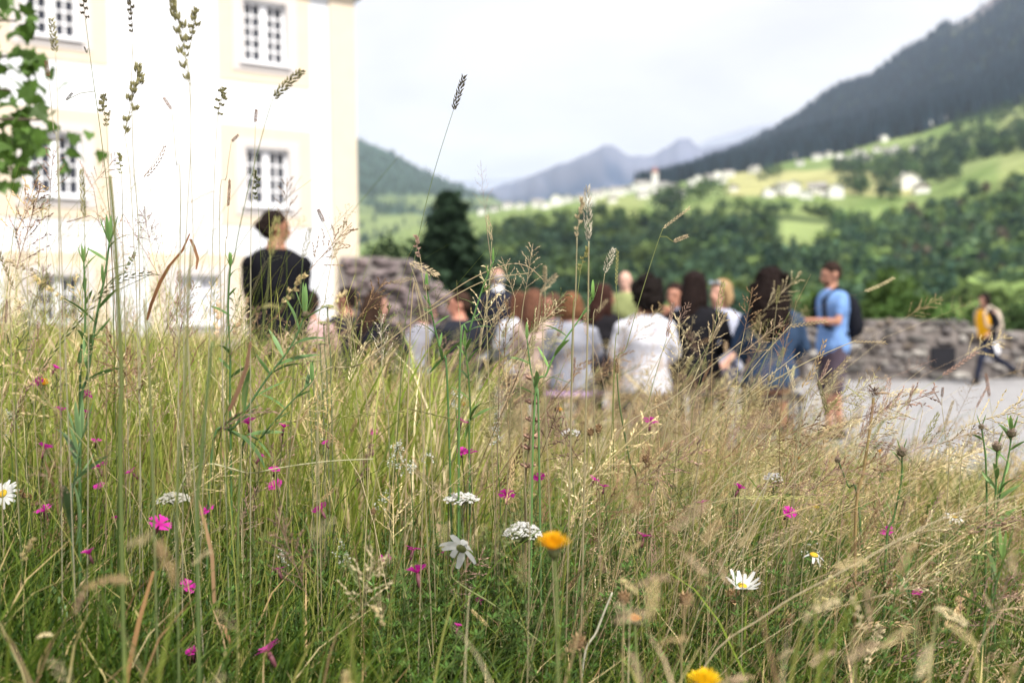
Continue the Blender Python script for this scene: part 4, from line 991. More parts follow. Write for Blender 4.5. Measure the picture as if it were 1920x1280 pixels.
bench(942, 998, 662, 9.0, 'white table seen left of the grey sweater behind tall stems', .5, 'side_table', 'table')
bench(825, 915, 662, 9.2, 'white table before the man in the dark suit', .5, 'side_table', 'table')
bench(430, 480, 640, 7.2, 'white bench end beside the black jacket at left', .4)
# ------------------------------------------------------------------ meadow: uncountable grass
M_grass = mat_attr('grass_blade', rough=.55, trans=.38, spec=.25)
M_straw = mat_attr('dry_grass', rough=.7, trans=.22, spec=.15)
GRN = np.array([(.115, .17, .025), (.165, .225, .03), (.235, .275, .05), (.32, .32, .085), (.065, .11, .025), (.12, .17, .05)])
STR = np.array([(.68, .55, .29), (.74, .63, .39), (.56, .41, .22), (.60, .45, .29), (.34, .22, .12), (.62, .56, .27)])
gzv = np.vectorize(ground_z); eyv = np.vectorize(edge_y)
def field(n, y0, y1, power=1.0, xspan=None):
    """random places on the meadow in view and a step to either side of it, denser near"""
    u = rng.random(n); y = y0 * (y1 / y0) ** (u ** power)
    x = rng.uniform(-1, 1, n) * (.58 * y + .35) if xspan is None else rng.uniform(xspan[0], xspan[1], n) * y
    k = y < eyv(x) - .02; return x[k], y[k]
def bez(base, tip, K, up=.5, droop=0):
    h = tip - base; t = np.linspace(0, 1, K)[None, :, None]
    c1 = base + h * np.array((.1, .1, up)); c2 = base + h * np.array((.55, .55, .92)) + np.array((0, 0, 1)) * droop
    return (1 - t) ** 3 * base[:, None] + 3 * (1 - t) ** 2 * t * c1[:, None] + 3 * (1 - t) * t * t * c2[:, None] + t ** 3 * tip[:, None]
FLW = []
def clear_of_flowers(p, base):
    """blades shading a flower from the sun or hiding it are left out"""
    keep = np.ones(len(p), bool)
    for (f, r_) in FLW:
        f = np.array(f)
        for dv in (np.array(sdir), (np.array(CAM) - f) / np.linalg.norm(np.array(CAM) - f)):
            rel = p - f; s_ = np.clip(rel @ dv, .0, .45); dd = np.linalg.norm(rel - s_[..., None] * dv, axis=2)
            keep &= ~((dd < r_) & (s_ > .002)).any(1)
    return keep
def ribbons(g, base, tip, width, col, K=5, up=.5, droop=0, tipc=None):
    p = bez(base, tip, K, up, droop)
    if FLW and len(base) and base[:, 1].min() < 3: kp = clear_of_flowers(bez(base, tip, 14, up, droop), base); p = p[kp]; base = base[kp]; tip = tip[kp]; col = col[kp]; width = np.broadcast_to(width, (len(kp),))[kp]; tipc = None if tipc is None else tipc[kp]
    n = len(base); a = rng.uniform(-.9, .9, n); w_ = np.stack([np.cos(a), np.sin(a), np.zeros(n)], 1)
    prof = np.interp(np.linspace(0, 1, K), [0, .3, .75, 1], [.75, 1, .6, .06])
    off = w_[:, None] * (np.asarray(width).reshape(-1, 1, 1) * .5 * prof[None, :, None])
    V = np.stack([p - off, p + off], 2).reshape(-1, 3)
    i = np.arange(n)[:, None] * (2 * K) + np.arange(K - 1)[None] * 2
    q = np.stack([i, i + 1, i + 3, i + 2], -1).reshape(-1, 4)
    c = np.repeat(col[:, None], K, 1)
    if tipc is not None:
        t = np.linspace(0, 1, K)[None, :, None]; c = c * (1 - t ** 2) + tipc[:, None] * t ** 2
    g.add(V, None, q, np.repeat(c, 2, axis=1).reshape(-1, 3)); return p
def stems(g, base, tip, rad, col, K=7, up=.45, droop=0, c0=None):
    n = len(base); p = bez(base, tip, K, up, droop); a = np.arange(3) * 2.094 + .4
    r_ = np.asarray(rad).reshape(-1, 1, 1, 1) * np.linspace(1, .45, K)[None, :, None, None]
    d = np.stack([np.cos(a), np.sin(a), 0 * a], 1)[None, None]
    V = (p[:, :, None] + d * r_).reshape(-1, 3)
    i = np.arange(n)[:, None, None] * 3 * K + np.arange(K - 1)[None, :, None] * 3; j = np.arange(3)[None, None]; j2 = (np.arange(3) + 1) % 3
    q = np.stack([i + j, i + j2[None, None], i + 3 + j2[None, None], i + 3 + j], -1).reshape(-1, 4)
    c = np.repeat(col[:, None], K, 1)
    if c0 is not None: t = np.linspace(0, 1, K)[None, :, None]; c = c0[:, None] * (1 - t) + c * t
    g.add(V, None, q, np.repeat(c, 3, axis=1).reshape(-1, 3)); return p
# seed heads: local +Z along the stem, length 1
SPK = np.array([(0, 0, 0), (.5, .28, .4), (-.5, .28, .4), (0, -.5, .45), (0, 0, 1)], float); SPT = [(0, 2, 1), (0, 1, 3), (0, 3, 2), (1, 2, 4), (3, 1, 4), (2, 3, 4)]
def rot_to(d):
    d = d / (np.linalg.norm(d) + 1e-9); x = np.cross((0.13, .9, .2), d); x /= np.linalg.norm(x); y = np.cross(d, x); return np.stack([x, y, d], 1)
def spike_tpl(kind, seed):
    r_ = np.random.default_rng(seed); V = []; T = []; shade = []
    def sp(p, d, l, w_, s=1.0):
        k = len(V); v = (SPK * (w_, w_, l)) @ rot_to(np.array(d, float)).T + p; V.extend(v); T.extend([(a + k, b + k, c + k) for a, b, c in SPT]); shade.extend([s] * 5)
    def bar(p, q, w_=.006):
        d = np.array(q) - p; l = np.linalg.norm(d); k = len(V); m = rot_to(d)
        for pt in (p, q):
            for a in (0, 2.1, 4.2): V.append(np.array(pt) + m[:, 0] * math.cos(a) * w_ + m[:, 1] * math.sin(a) * w_); shade.append(.9)
        for j in range(3): j2 = (j + 1) % 3; T.extend([(k + j, k + j2, k + 3 + j2), (k + j, k + 3 + j2, k + 3 + j)])
    if kind == 'dense':
        for i in range(46):
            z = i / 46; a = i * 2.4; rr = .045 * math.sin(math.pi * min(1, z * .85 + .12)) ** .6
            sp((rr * math.cos(a) * .5, rr * math.sin(a) * .5, z * .9), (math.cos(a) * .5, math.sin(a) * .5, 1), .13, .04, r_.uniform(.65, 1.3))
    elif kind == 'fluffy':
        for i in range(60):
            z = i / 60; a = i * 2.4 + r_.uniform(0, 1); rr = .085 * math.sin(math.pi * min(1, z * .8 + .12)) * r_.uniform(.5, 1.1)
            sp((rr * math.cos(a), rr * math.sin(a), z * .9), (math.cos(a) * .6, math.sin(a) * .6, 1), .12, .035, r_.uniform(.7, 1.3))
    elif kind == 'cocksfoot':
        for z, n_, rr in ((.98, 12, .03), (.92, 12, .045), (.85, 14, .05), (.78, 14, .055), (.71, 14, .06), (.63, 14, .06), (.52, 14, .07), (.40, 12, .065), (.22, 12, .065), (.07, 10, .06)):
            a0 = r_.uniform(0, 6.28); cx, cy = rr * math.cos(a0) * 1.1, rr * math.sin(a0) * 1.1; bar((0, 0, z - .1), (cx, cy, z - .02))
            for i in range(n_): a = i * 2.4; sp((cx + .03 * math.cos(a), cy + .03 * math.sin(a), z - .05 + .05 * r_.random()), (.5 * math.cos(a) + cx, .5 * math.sin(a) + cy, 1), .10, .034, r_.uniform(.7, 1.4))
        bar((0, 0, 0), (0, 0, .95), .007)
    elif kind == 'rye':
        for i in range(18):
            z = i / 18; s = 1 if i % 2 else -1; sp((s * .008, 0, z), (s * .32, 0, 1), .13, .032, r_.uniform(.75, 1.25)); 
        bar((0, 0, 0), (0, 0, .98), .006)
    elif kind == 'open':
        bar((0, 0, 0), (0, 0, .95), .005)
        for i in range(16):
            z = .05 + .85 * i / 16; a = i * 2.4; l = .30 * (1 - z) ** .8 + .05; d = np.array((math.cos(a) * .75, math.sin(a) * .75, .8)); e = np.array((0, 0, z)) + d * l; bar((0, 0, z), e, .003)
            for k in range(5):
                f = .35 + .16 * k; sp(np.array((0, 0, z)) + d * l * f, d + r_.normal(size=3) * .35, .055, .018, r_.uniform(.7, 1.3))
    elif kind == 'airy':
        bar((0, 0, 0), (0, 0, .9), .004)
        for i in range(14):
            z = .05 + .8 * i / 14; a = i * 2.4; l = .32 * (1 - z) + .06; d = np.array((math.cos(a), math.sin(a), .6)); e = np.array((0, 0, z)) + d * l; bar((0, 0, z), e, .002)
            for k in range(6): sp(np.array((0, 0, z)) + d * l * (.3 + .14 * k) + r_.normal(size=3) * .02, d + r_.normal(size=3) * .5, .026, .012, r_.uniform(.7, 1.3))
    return np.array(V), np.array(T), np.array(shade)
TPL = {k: [spike_tpl(k, 31 * i + 5) for i in range(4)] for k in ('dense', 'fluffy', 'cocksfoot', 'rye', 'open', 'airy')}
def put_head(g, kind, pos, d, L, col, bend=0.0, thin=1.0):
    V, T, S = TPL[kind][rng.integers(4)]
    v = V * (thin, thin, 1)
    if bend: v = v.copy(); v[:, 0] += bend * v[:, 2] ** 2; v[:, 2] -= abs(bend) * .5 * v[:, 2] ** 2
    a = rng.uniform(0, 6.28) if not bend else 0; c, s = math.cos(a), math.sin(a); v = v @ np.array([(c, s, 0), (-s, c, 0), (0, 0, 1)])
    g.add((v * L) @ rot_to(np.asarray(d, float)).T + pos, T, None, S[:, None] * np.asarray(col)[None])
def jit(pal, n, w_=None): return pal[rng.choice(len(pal), n, p=w_)] * rng.uniform(.75, 1.25, n)[:, None]

# ------------------------------------------------------------------ single plants that can be told apart
M_plant = mat_attr('plant_green', rough=.5, trans=.3, spec=.35)
M_petal = mat_attr('petal', rough=.6, trans=.45, spec=.2)
M_seed = mat_attr('seed', rough=.75, trans=.1, spec=.15)
def root_of(px, d):
    x = P(px, 900, d).x; return Vector((x, d, ground_z(x, d)))
GC = {'dark': (.09, .075, .04), 'green': (.17, .20, .075), 'tan': (.46, .37, .23), 'pale': (.58, .52, .40), 'brown': (.26, .15, .09), 'pink': (.40, .27, .21), 'olive': (.27, .25, .12), 'yg': (.30, .29, .11)}
SC = {'dark': (.10, .12, .05), 'green': (.12, .18, .05), 'tan': (.44, .38, .22), 'pale': (.45, .42, .28), 'brown': (.26, .17, .09), 'pink': (.36, .27, .18), 'olive': (.15, .19, .07), 'yg': (.25, .28, .09)}
def path3(pts, d, base_px=None):
    """stem through photo points (top first) at depth d, down to the ground"""
    if isinstance(d, (int, float)): d = [d] * len(pts)
    P3 = [Vector(P(x, y, dd)) for (x, y), dd in zip(pts, d)]
    rt = root_of(base_px if base_px is not None else pts[-1][0] + (pts[-1][0] - pts[-2][0]) * .6, d[-1]); P3.append(rt)
    P3 = P3[::-1]; out_ = []
    for i in range(len(P3) - 1):     # Catmull-Rom
        p0, p1, p2, p3 = P3[max(0, i - 1)], P3[i], P3[i + 1], P3[min(len(P3) - 1, i + 2)]
        for k in range(6):
            t = k / 6; out_.append(.5 * ((2 * p1) + (p2 - p0) * t + (2 * p0 - 5 * p1 + 4 * p2 - p3) * t * t + (3 * p1 - p0 - 3 * p2 + p3) * t ** 3))
    out_.append(P3[-1]); return out_, rt
def stalk(label, pts, kind, col, d=1.65, L=None, base_px=None, r=.00075, thin=1.0, bend=0, scol=None, extra=None, headto=None, group='tall grass stalks', name='grass_stalk'):
    """pts: photo points of the stem from head base downwards; headto: photo point of the head's tip"""
    if base_px is not None: base_px += rnd.uniform(-45, 45)
    P3, rt = path3(pts, d, base_px); e_ = empty(name, rt, label, 'grass stalk', group)
    loc = [p - rt for p in P3]; g = Geo(); n = len(loc); sc = np.array(SC[scol or col])
    cols = np.array([sc * (.8 + .35 * i / n) for i in range(n)]); tube(g, loc, np.linspace(r * 1.2, r * .6, n), cols, 5); g.obj('stem', M_plant, e_)
    g = Geo(); tp = loc[-1]; dd0 = d if isinstance(d, (int, float)) else d[0]
    if headto: hv = P(*headto, dd0) - rt - tp; L_h = hv.length; d_ = hv
    else: d_ = loc[-1] - loc[-3]; L_h = L or .06
    put_head(g, kind, np.array(tp), np.array(d_), L_h, GC[col], bend, thin); g.obj('seed_head', M_seed, e_, smooth=False)
    for (kx, ky, l_, dx_) in (extra or []):     # side spikelets: photo position, length, lean
        g = Geo(); p = P(kx, ky, dd0) - rt; near = min(loc, key=lambda q: (q - p).length); tube(g, [near, near.lerp(p, .5) + Vector((0, 0, .004)), p], .0005, sc, 4)
        put_head(g, 'dense', np.array(p), np.array((dx_, 0, 1)), l_, GC[col], 0, 1.9); g.obj('side_spikelet', M_seed, e_, smooth=False)
    return e_
stalk('tallest dark narrow spike rising alone against the sky right of the pale building', [(850, 207), (812, 330), (780, 470), (756, 640), (744, 830)], 'dense', 'dark', headto=(872, 138), base_px=722, thin=1.25, scol='olive')
stalk('dark clumped head cut by the top edge left of the upper window', [(160, 36), (172, 130), (190, 260), (203, 380), (212, 560)], 'cocksfoot', 'dark', headto=(154, -14), base_px=225, thin=1.1, scol='olive', extra=[(163, 100, .012, -.4), (124, 188, .017, .9)])
stalk('narrow dark head cut by the top edge between both window columns', [(250, 64), (247, 150), (250, 300), (262, 560)], 'cocksfoot', 'dark', headto=(244, -6), base_px=268, d=1.5, thin=.8, scol='pale')
stalk('knobby olive head with a crooked top before the white wall', [(234, 252), (244, 330), (252, 480), (258, 640)], 'cocksfoot', 'olive', headto=(262, 124), base_px=262, d=1.5, thin=.8, scol='pale')
stalk('long pale green head slanting left at the top of the white wall', [(358, 158), (358, 300), (362, 480), (352, 640)], 'cocksfoot', 'olive', headto=(328, 2), d=1.35, base_px=350, thin=.65, scol='pale')
stalk('clumped olive head close right of the slanting one below the top edge', [(352, 112), (358, 250), (350, 420), (345, 600)], 'cocksfoot', 'olive', headto=(370, 18), d=1.4, base_px=345, thin=.9, scol='pale')
stalk('short olive three clump head left of the right hand window column', [(408, 216), (402, 330), (398, 480), (392, 640)], 'cocksfoot', 'olive', headto=(420, 165), d=1.6, base_px=385, thin=1.5, scol='pale')
stalk('small green clumped head beside the dark stem over the wall', [(200, 238), (204, 330), (212, 470), (220, 620)], 'cocksfoot', 'olive', headto=(192, 178), d=1.55, base_px=230, thin=1.3, scol='pale', extra=[(204, 220, .012, .2)])
stalk('drab head in front of the upper left window', [(104, 98), (108, 200), (112, 380), (120, 600)], 'dense', 'olive', headto=(96, 30), d=1.35, base_px=125, scol='pale', thin=1.6)
stalk('thin dark head under the upper left window', [(91, 145), (100, 240), (110, 400)], 'dense', 'brown', headto=(86, 112), d=1.4, base_px=120, scol='pale', thin=1.8)
stalk('olive spike slanting up right between the two right windows', [(512, 184), (495, 240), (462, 370), (440, 480), (425, 640)], 'dense', 'olive', headto=(568, 120), d=1.35, base_px=410, thin=1.5, bend=.1, scol='green')
stalk('tiny brown head on the white wall left of the lower window', [(322, 206), (330, 300), (338, 450)], 'dense', 'brown', headto=(306, 182), d=1.45, base_px=345, scol='pale', thin=1.6)
stalk('tiny dark head above the right lower window', [(479, 230), (476, 330), (470, 500)], 'dense', 'brown', headto=(481, 204), d=1.45, base_px=465, scol='pale', thin=1.9)
stalk('tiny leaning brown seed head left of the lower right window', [(434, 266), (425, 330), (412, 480)], 'dense', 'brown', headto=(448, 252), d=1.45, base_px=400, scol='pale', thin=2.2)
stalk('slim grey brown spike right of the lower left window', [(157, 408), (160, 480), (166, 620)], 'dense', 'olive', headto=(152, 312), d=1.4, base_px=175, scol='pale', thin=.8)
stalk('reddish spikelet pair leaning left before the lower left window', [(176, 356), (186, 420), (200, 520)], 'rye', 'pink', headto=(148, 300), d=1.55, base_px=215, thin=.8, scol='pink')
stalk('short reddish head lying level below the left windows', [(170, 404), (195, 430), (212, 520)], 'rye', 'pink', headto=(126, 416), d=1.6, base_px=225, thin=.9, scol='pink')
stalk('small green head beside the tall thick stem', [(228, 326), (230, 400), (232, 520)], 'cocksfoot', 'yg', headto=(222, 288), d=1.6, base_px=238, thin=1.3, scol='pale')
stalk('small brown beaded head over the white wall between the windows', [(428, 388), (426, 440), (420, 560)], 'dense', 'brown', headto=(431, 334), d=1.65, base_px=410, thin=.8, scol='tan')
stalk('large blurred pale green spike in front of the black jacket', [(507, 478), (500, 560), (480, 700), (450, 850)], 'fluffy', 'yg', headto=(521, 402), d=1.15, base_px=430, thin=1.0, scol='yg')
stalk('green brown spike right of the black jacket', [(568, 484), (562, 560), (550, 700)], 'fluffy', 'olive', headto=(582, 424), d=1.35, base_px=535, thin=.8)
stalk('short golden brown head on a thin stem right of the black jacket', [(607, 416), (624, 460), (650, 560), (672, 700), (690, 830)], 'dense', 'brown', headto=(596, 391), d=1.65, base_px=700, thin=2.2, scol='tan')
stalk('tan two part head leaning right before the cream corner strip', [(622, 488), (610, 560), (595, 700)], 'rye', 'tan', headto=(656, 424), d=1.5, base_px=580, thin=1.1, scol='tan')
stalk('tall pale straw plume standing against the wooded hill', [(1104, 452), (1103, 560), (1100, 700)], 'fluffy', 'pale', headto=(1101, 342), d=1.45, base_px=1096, thin=.65, scol='tan', r=.0013)
stalk('straw plume just left of the tallest one before the hill', [(1082, 445), (1079, 560), (1073, 700)], 'cocksfoot', 'tan', headto=(1090, 372), d=1.45, base_px=1068, thin=.8, scol='tan', r=.0011)
stalk('yellow green clump head between the paired straw plumes and the fluffy one', [(1088, 508), (1082, 560), (1072, 660)], 'cocksfoot', 'yg', headto=(1100, 464), d=1.6, base_px=1050, thin=1.2)
stalk('whitish fluffy head leaning right above the bald man', [(1134, 512), (1125, 580), (1112, 680)], 'fluffy', 'pale', headto=(1152, 462), d=1.55, base_px=1095, thin=1.1, scol='tan')
stalk('thin yellow brown head right beside the whitish fluffy head', [(1155, 536), (1160, 620), (1150, 720)], 'rye', 'yg', headto=(1158, 470), d=1.6, base_px=1140, thin=.9)
stalk('arching green stem with tan oat like head over the wooded hill', [(1243, 428), (1228, 470), (1200, 560), (1175, 650), (1150, 760)], 'rye', 'tan', headto=(1293, 390), d=1.65, base_px=1120, thin=1.2, scol='yg', extra=[(1262, 453, .028, 2.6)])
stalk('airy pinkish panicle left of the church', [(910, 405), (918, 470), (930, 560), (936, 700)], 'airy', 'pink', headto=(900, 290), d=1.65, base_px=942, scol='pink', thin=.5)
stalk('slim tan head below the airy panicle', [(922, 452), (918, 540), (915, 680)], 'fluffy', 'tan', headto=(914, 400), d=1.6, base_px=912, scol='tan', thin=.7)
stalk('branched straw panicle before the hill right of the suited man', [(985, 548), (978, 600), (975, 720)], 'open', 'tan', headto=(1000, 452), d=1.55, base_px=970, scol='tan', thin=1.1)
stalk('second branched straw panicle close to the white shirt', [(966, 560), (962, 620), (960, 700)], 'open', 'tan', headto=(940, 480), d=1.65, base_px=955, scol='tan', thin=1.2)
stalk('blurred tan spike slanting up right over the auburn hair', [(1014, 548), (1006, 620), (998, 720)], 'fluffy', 'tan', headto=(1046, 512), d=1.3, base_px=985, scol='tan', thin=1.2)
stalk('blurred tan spike upright right of the branched panicle', [(1022, 530), (1022, 600), (1020, 700)], 'dense', 'tan', headto=(1022, 496), d=1.35, base_px=1015, scol='tan', thin=1.8)
stalk('drooping tan spike before the dark spruce', [(768, 492), (790, 560), (800, 640), (790, 760)], 'fluffy', 'tan', headto=(826, 518), d=1.45, base_px=780, scol='tan', thin=1.0)
stalk('second drooping tan spike before the stone ruin', [(775, 521), (790, 600), (798, 700)], 'fluffy', 'tan', headto=(735, 530), d=1.4, base_px=800, scol='tan', thin=.9)
stalk('knobbly tan head on the thin stem left of the spruce', [(788, 482), (795, 540), (803, 640)], 'cocksfoot', 'pink', headto=(778, 442), d=1.55, base_px=808, scol='tan', thin=1.3)
stalk('arching straw stem ending right of the blue denim jacket', [(1480, 612), (1420, 680), (1360, 760), (1310, 850)], 'rye', 'tan', headto=(1550, 602), d=1.6, base_px=1240, thin=1.2, scol='tan', r=.0010)
stalk('long straw stem whose pale head lies before the stone wall', [(1600, 640), (1500, 685), (1400, 750), (1320, 830)], 'rye', 'tan', headto=(1662, 642), d=1.6, base_px=1230, thin=1.3, scol='tan', r=.0010)
stalk('big branched straw panicle leaning right before the black jacket', [(1310, 690), (1280, 760), (1240, 850)], 'open', 'tan', headto=(1358, 580), d=1.6, base_px=1190, scol='tan', thin=1.0, r=.0013)
stalk('branched brown panicle upright before the denim jacket', [(1470, 690), (1466, 760), (1462, 850)], 'open', 'brown', headto=(1468, 600), d=1.75, base_px=1455, scol='brown', thin=.9)
stalk('pinkish brown spike leaning right before the shorts', [(1532, 728), (1512, 780), (1490, 860)], 'dense', 'pink', headto=(1556, 672), d=1.65, base_px=1470, scol='tan', thin=.8)
stalk('yellow brown drooping head left of the feathery clock', [(1585, 722), (1540, 740), (1500, 800)], 'rye', 'yg', headto=(1622, 750), d=1.65, base_px=1470, scol='tan', thin=1.2)
stalk('dark spike hanging down left of the feathery clock', [(1534, 712), (1528, 700), (1510, 760), (1495, 850)], 'dense', 'olive', headto=(1552, 776), d=1.6, base_px=1480, scol='tan', thin=.9)
stalk('brown forked spike before the pale gravel', [(1766, 760), (1774, 830), (1778, 900)], 'rye', 'brown', headto=(1748, 728), d=1.65, base_px=1785, scol='tan', thin=1.0, extra=[(1766, 745, .018, .1)])
stalk('slim brown spike left of the forked one on the gravel', [(1700, 770), (1690, 820), (1680, 900)], 'dense', 'pink', headto=(1714, 718), d=1.7, base_px=1668, scol='tan', thin=.7)
stalk('slim brown spike right of the forked one on the gravel', [(1830, 765), (1815, 830), (1800, 900)], 'dense', 'pink', headto=(1853, 722), d=1.8, base_px=1780, scol='tan', thin=.7)
stalk('golden spike leaning right below the forked brown one', [(1730, 830), (1715, 900), (1700, 980)], 'fluffy', 'yg', headto=(1762, 770), d=1.55, base_px=1680, scol='tan', thin=.7)
stalk('long green braided spike arching level across the middle', [(640, 783), (560, 840), (500, 900), (440, 960)], 'rye', 'yg', headto=(765, 765), d=1.6, base_px=380, thin=.55, scol='yg', bend=.05)
stalk('second half of the green braided arch drooping right', [(760, 764), (800, 830), (830, 950)], 'rye', 'yg', headto=(868, 790), d=1.6, base_px=845, thin=.6, scol='yg')
stalk('tan spike drooping right over the white bedstraw flowers', [(775, 880), (740, 870), (700, 930)], 'fluffy', 'tan', headto=(838, 932), d=1.62, base_px=680, thin=.7, scol='tan')
stalk('long pale spike arching level right of the magenta pinks at right', [(1380, 932), (1300, 950), (1200, 972), (1150, 1010)], 'rye', 'yg', headto=(1538, 932), d=1.6, base_px=1100, thin=.5, scol='tan')
stalk('pale branching panicle standing before the black top', [(716, 690), (722, 760), (730, 850)], 'open', 'pale', headto=(714, 583), d=1.68, base_px=735, thin=.8, scol='pale')
stalk('airy dark panicle at the left before the white wall', [(50, 520), (55, 600), (60, 700)], 'airy', 'pink', headto=(52, 405), d=1.6, base_px=70, thin=.9, scol='tan')
stalk('tan clumpy head drooping at the far left', [(70, 512), (30, 540), (20, 640)], 'cocksfoot', 'tan', headto=(14, 490), d=1.55, base_px=10, thin=.9, scol='tan')
stalk('dark green brown spike slanting at the far left', [(60, 580), (45, 680), (30, 800)], 'dense', 'olive', headto=(92, 506), d=1.4, base_px=10, thin=.8, scol='olive')
stalk('pale green braided spike curving up at left', [(72, 700), (60, 770), (50, 860)], 'rye', 'green', headto=(160, 556), d=1.6, base_px=40, thin=.6, bend=.12)
SEEN = {}
for i in range(46):     # the rest of the heads standing above the green, none of which the photo sets apart
    px = rnd.choice([rnd.uniform(0, 480), rnd.uniform(880, 1560), rnd.uniform(1250, 1900), rnd.uniform(560, 1000)]); py = rnd.uniform(560, 720) if px < 1500 else rnd.uniform(720, 830)
    dd = rnd.uniform(1.4, 2.1); k = rnd.choice(['open', 'open', 'rye', 'fluffy', 'airy', 'dense']); lean = rnd.uniform(-20, 20) if px < 900 else rnd.uniform(10, 70); L_ = rnd.uniform(30, 80)
    AD = {'open': 'open branching', 'rye': 'slim braided', 'fluffy': 'soft plumed', 'airy': 'fine airy', 'dense': 'short dense'}[k]
    where = next(w_ for lim, w_ in ((90, 'at the far left'), (180, 'under the lower left windows'), (330, 'before the white wall'), (450, 'just left of the black jacket'), (600, 'before the black jacket'), (690, 'before the cream corner strip'), (790, 'before the stone ruin'), (880, 'before the dark suited man'), (960, 'before the standing suited man'), (1030, 'before the beige top'), (1130, 'before the grey sweater'), (1260, 'before the white sweater'), (1350, 'before the long dark hair'), (1500, 'before the denim jacket'), (1620, 'before the man in blue'), (1780, 'before the stone wall gravel'), (3000, 'near the right edge')) if px < lim)
    high = 'reaching high' if py < 620 else 'of middle height' if py < 670 else 'low'
    lab_ = '%s grass head %s %s' % (AD, high, where)
    if lab_ in SEEN: lab_ = '%s, %s its twin' % (lab_, 'right of' if px > SEEN[lab_] else 'left of')
    SEEN[lab_] = px
    stalk(lab_, [(px, py), (px - lean, py + 110), (px - lean * 1.7, py + 240)], k, rnd.choice(['tan', 'tan', 'pink', 'yg', 'brown']), headto=(px + lean * .4, py - L_), d=dd, scol=rnd.choice(['tan', 'yg']), thin=1.0 if k in ('open', 'airy') else .8, group='grass heads that look alike')

# thick green stems and straws
def plain_stem(label, pts, col, d, r, base_px=None, name='bare_stalk', cat='grass stalk', c2=None):
    P3, rt = path3(pts, d, base_px); e_ = empty(name, rt, label, cat, 'bare stems and straws'); g = Geo(); n = len(P3); c = np.array(col); c2 = np.array(c2 or col)
    tube(g, [p - rt for p in P3], np.linspace(r, r * .6, n), np.array([lerp(c, c2, i / n) for i in range(n)]), 6); g.obj('stem', M_plant, e_); return e_, rt, [p - rt for p in P3]
plain_stem('thick blurred green stem tapering up before the white wall at left', [(206, 330), (214, 420), (222, 560), (228, 720), (226, 900)], (.14, .20, .06), 1.15, .0028, 222, c2=(.20, .2, .06))
plain_stem('blurred dark green stem in the lower left with a bent top', [(398, 640), (386, 760), (376, 880), (370, 1050)], (.13, .19, .06), 1.08, .0024, 365)
plain_stem('soft green stem left of the bent dark one', [(358, 460), (352, 600), (345, 760), (332, 980)], (.12, .18, .06), 1.2, .0018, 325, c2=(.3, .28, .12))
plain_stem('green stem rising between the two white wall windows', [(270, 560), (278, 680), (284, 820)], (.12, .18, .06), 1.25, .0018, 290, c2=(.35, .3, .15))
plain_stem('long straw slanting from lower left up to the right across the seated group', [(990, 512), (900, 530), (780, 600), (680, 680), (560, 780)], (.46, .38, .22), 1.6, .0013, 440)
plain_stem('straw arching over and drooping before the branched panicle', [(1022, 528), (990, 500), (950, 496), (880, 525), (800, 580), (770, 600)], (.46, .36, .22), 1.6, .0011, 740)
plain_stem('long straight straw leaning right in the lower right', [(1450, 885), (1400, 970), (1350, 1070), (1300, 1180)], (.55, .5, .33), 1.55, .0013, 1240)
plain_stem('pale straight straw right of the long leaning one', [(1440, 900), (1420, 960), (1380, 1060), (1340, 1150)], (.5, .45, .3), 1.6, .0012, 1310)
plain_stem('blurred pale straw sweeping across the lower right', [(1920, 925), (1760, 975), (1600, 1060), (1440, 1150), (1300, 1290)], (.5, .42, .26), 1.25, .0012, 1150)
plain_stem('level pale straw across the magenta pinks at left centre', [(700, 860), (600, 866), (480, 886), (330, 930)], (.52, .5, .3), 1.5, .0014, 250)
plain_stem('short white straw standing slanted near the bottom centre', [(1148, 1110), (1120, 1180), (1090, 1270)], (.62, .58, .45), 1.4, .0022, 1070)
plain_stem('dark thin stalk leaning right above the white yarrow', [(1000, 620), (960, 730), (900, 870), (870, 960)], (.16, .12, .06), 1.62, .0011, 850)
plain_stem('brown stalk leaning right beside the yarrow', [(1080, 700), (1000, 800), (930, 900), (880, 990)], (.26, .18, .09), 1.62, .0012, 850)
for (x0, y0_, x1, y1_) in ((1560, 690, 1290, 1000), (1500, 660, 1180, 950), (1440, 700, 1130, 1010), (1620, 760, 1360, 1080), (1390, 640, 1110, 900), (1330, 720, 1060, 990)):
    plain_stem('long fine straw leaning right, its tip %s' % {1560: 'at the shorts', 1500: 'at the denim jacket', 1440: 'below the denim jacket', 1620: 'on the gravel', 1390: 'at the patterned top', 1330: 'below the black jacket'}[x0], [(x0, y0_), (lerp(x0, x1, .4), lerp(y0_, y1_, .36)), (x1, y1_)], (.52, .44, .27), rnd.uniform(1.5, 1.75), .0010, x1 - 60)
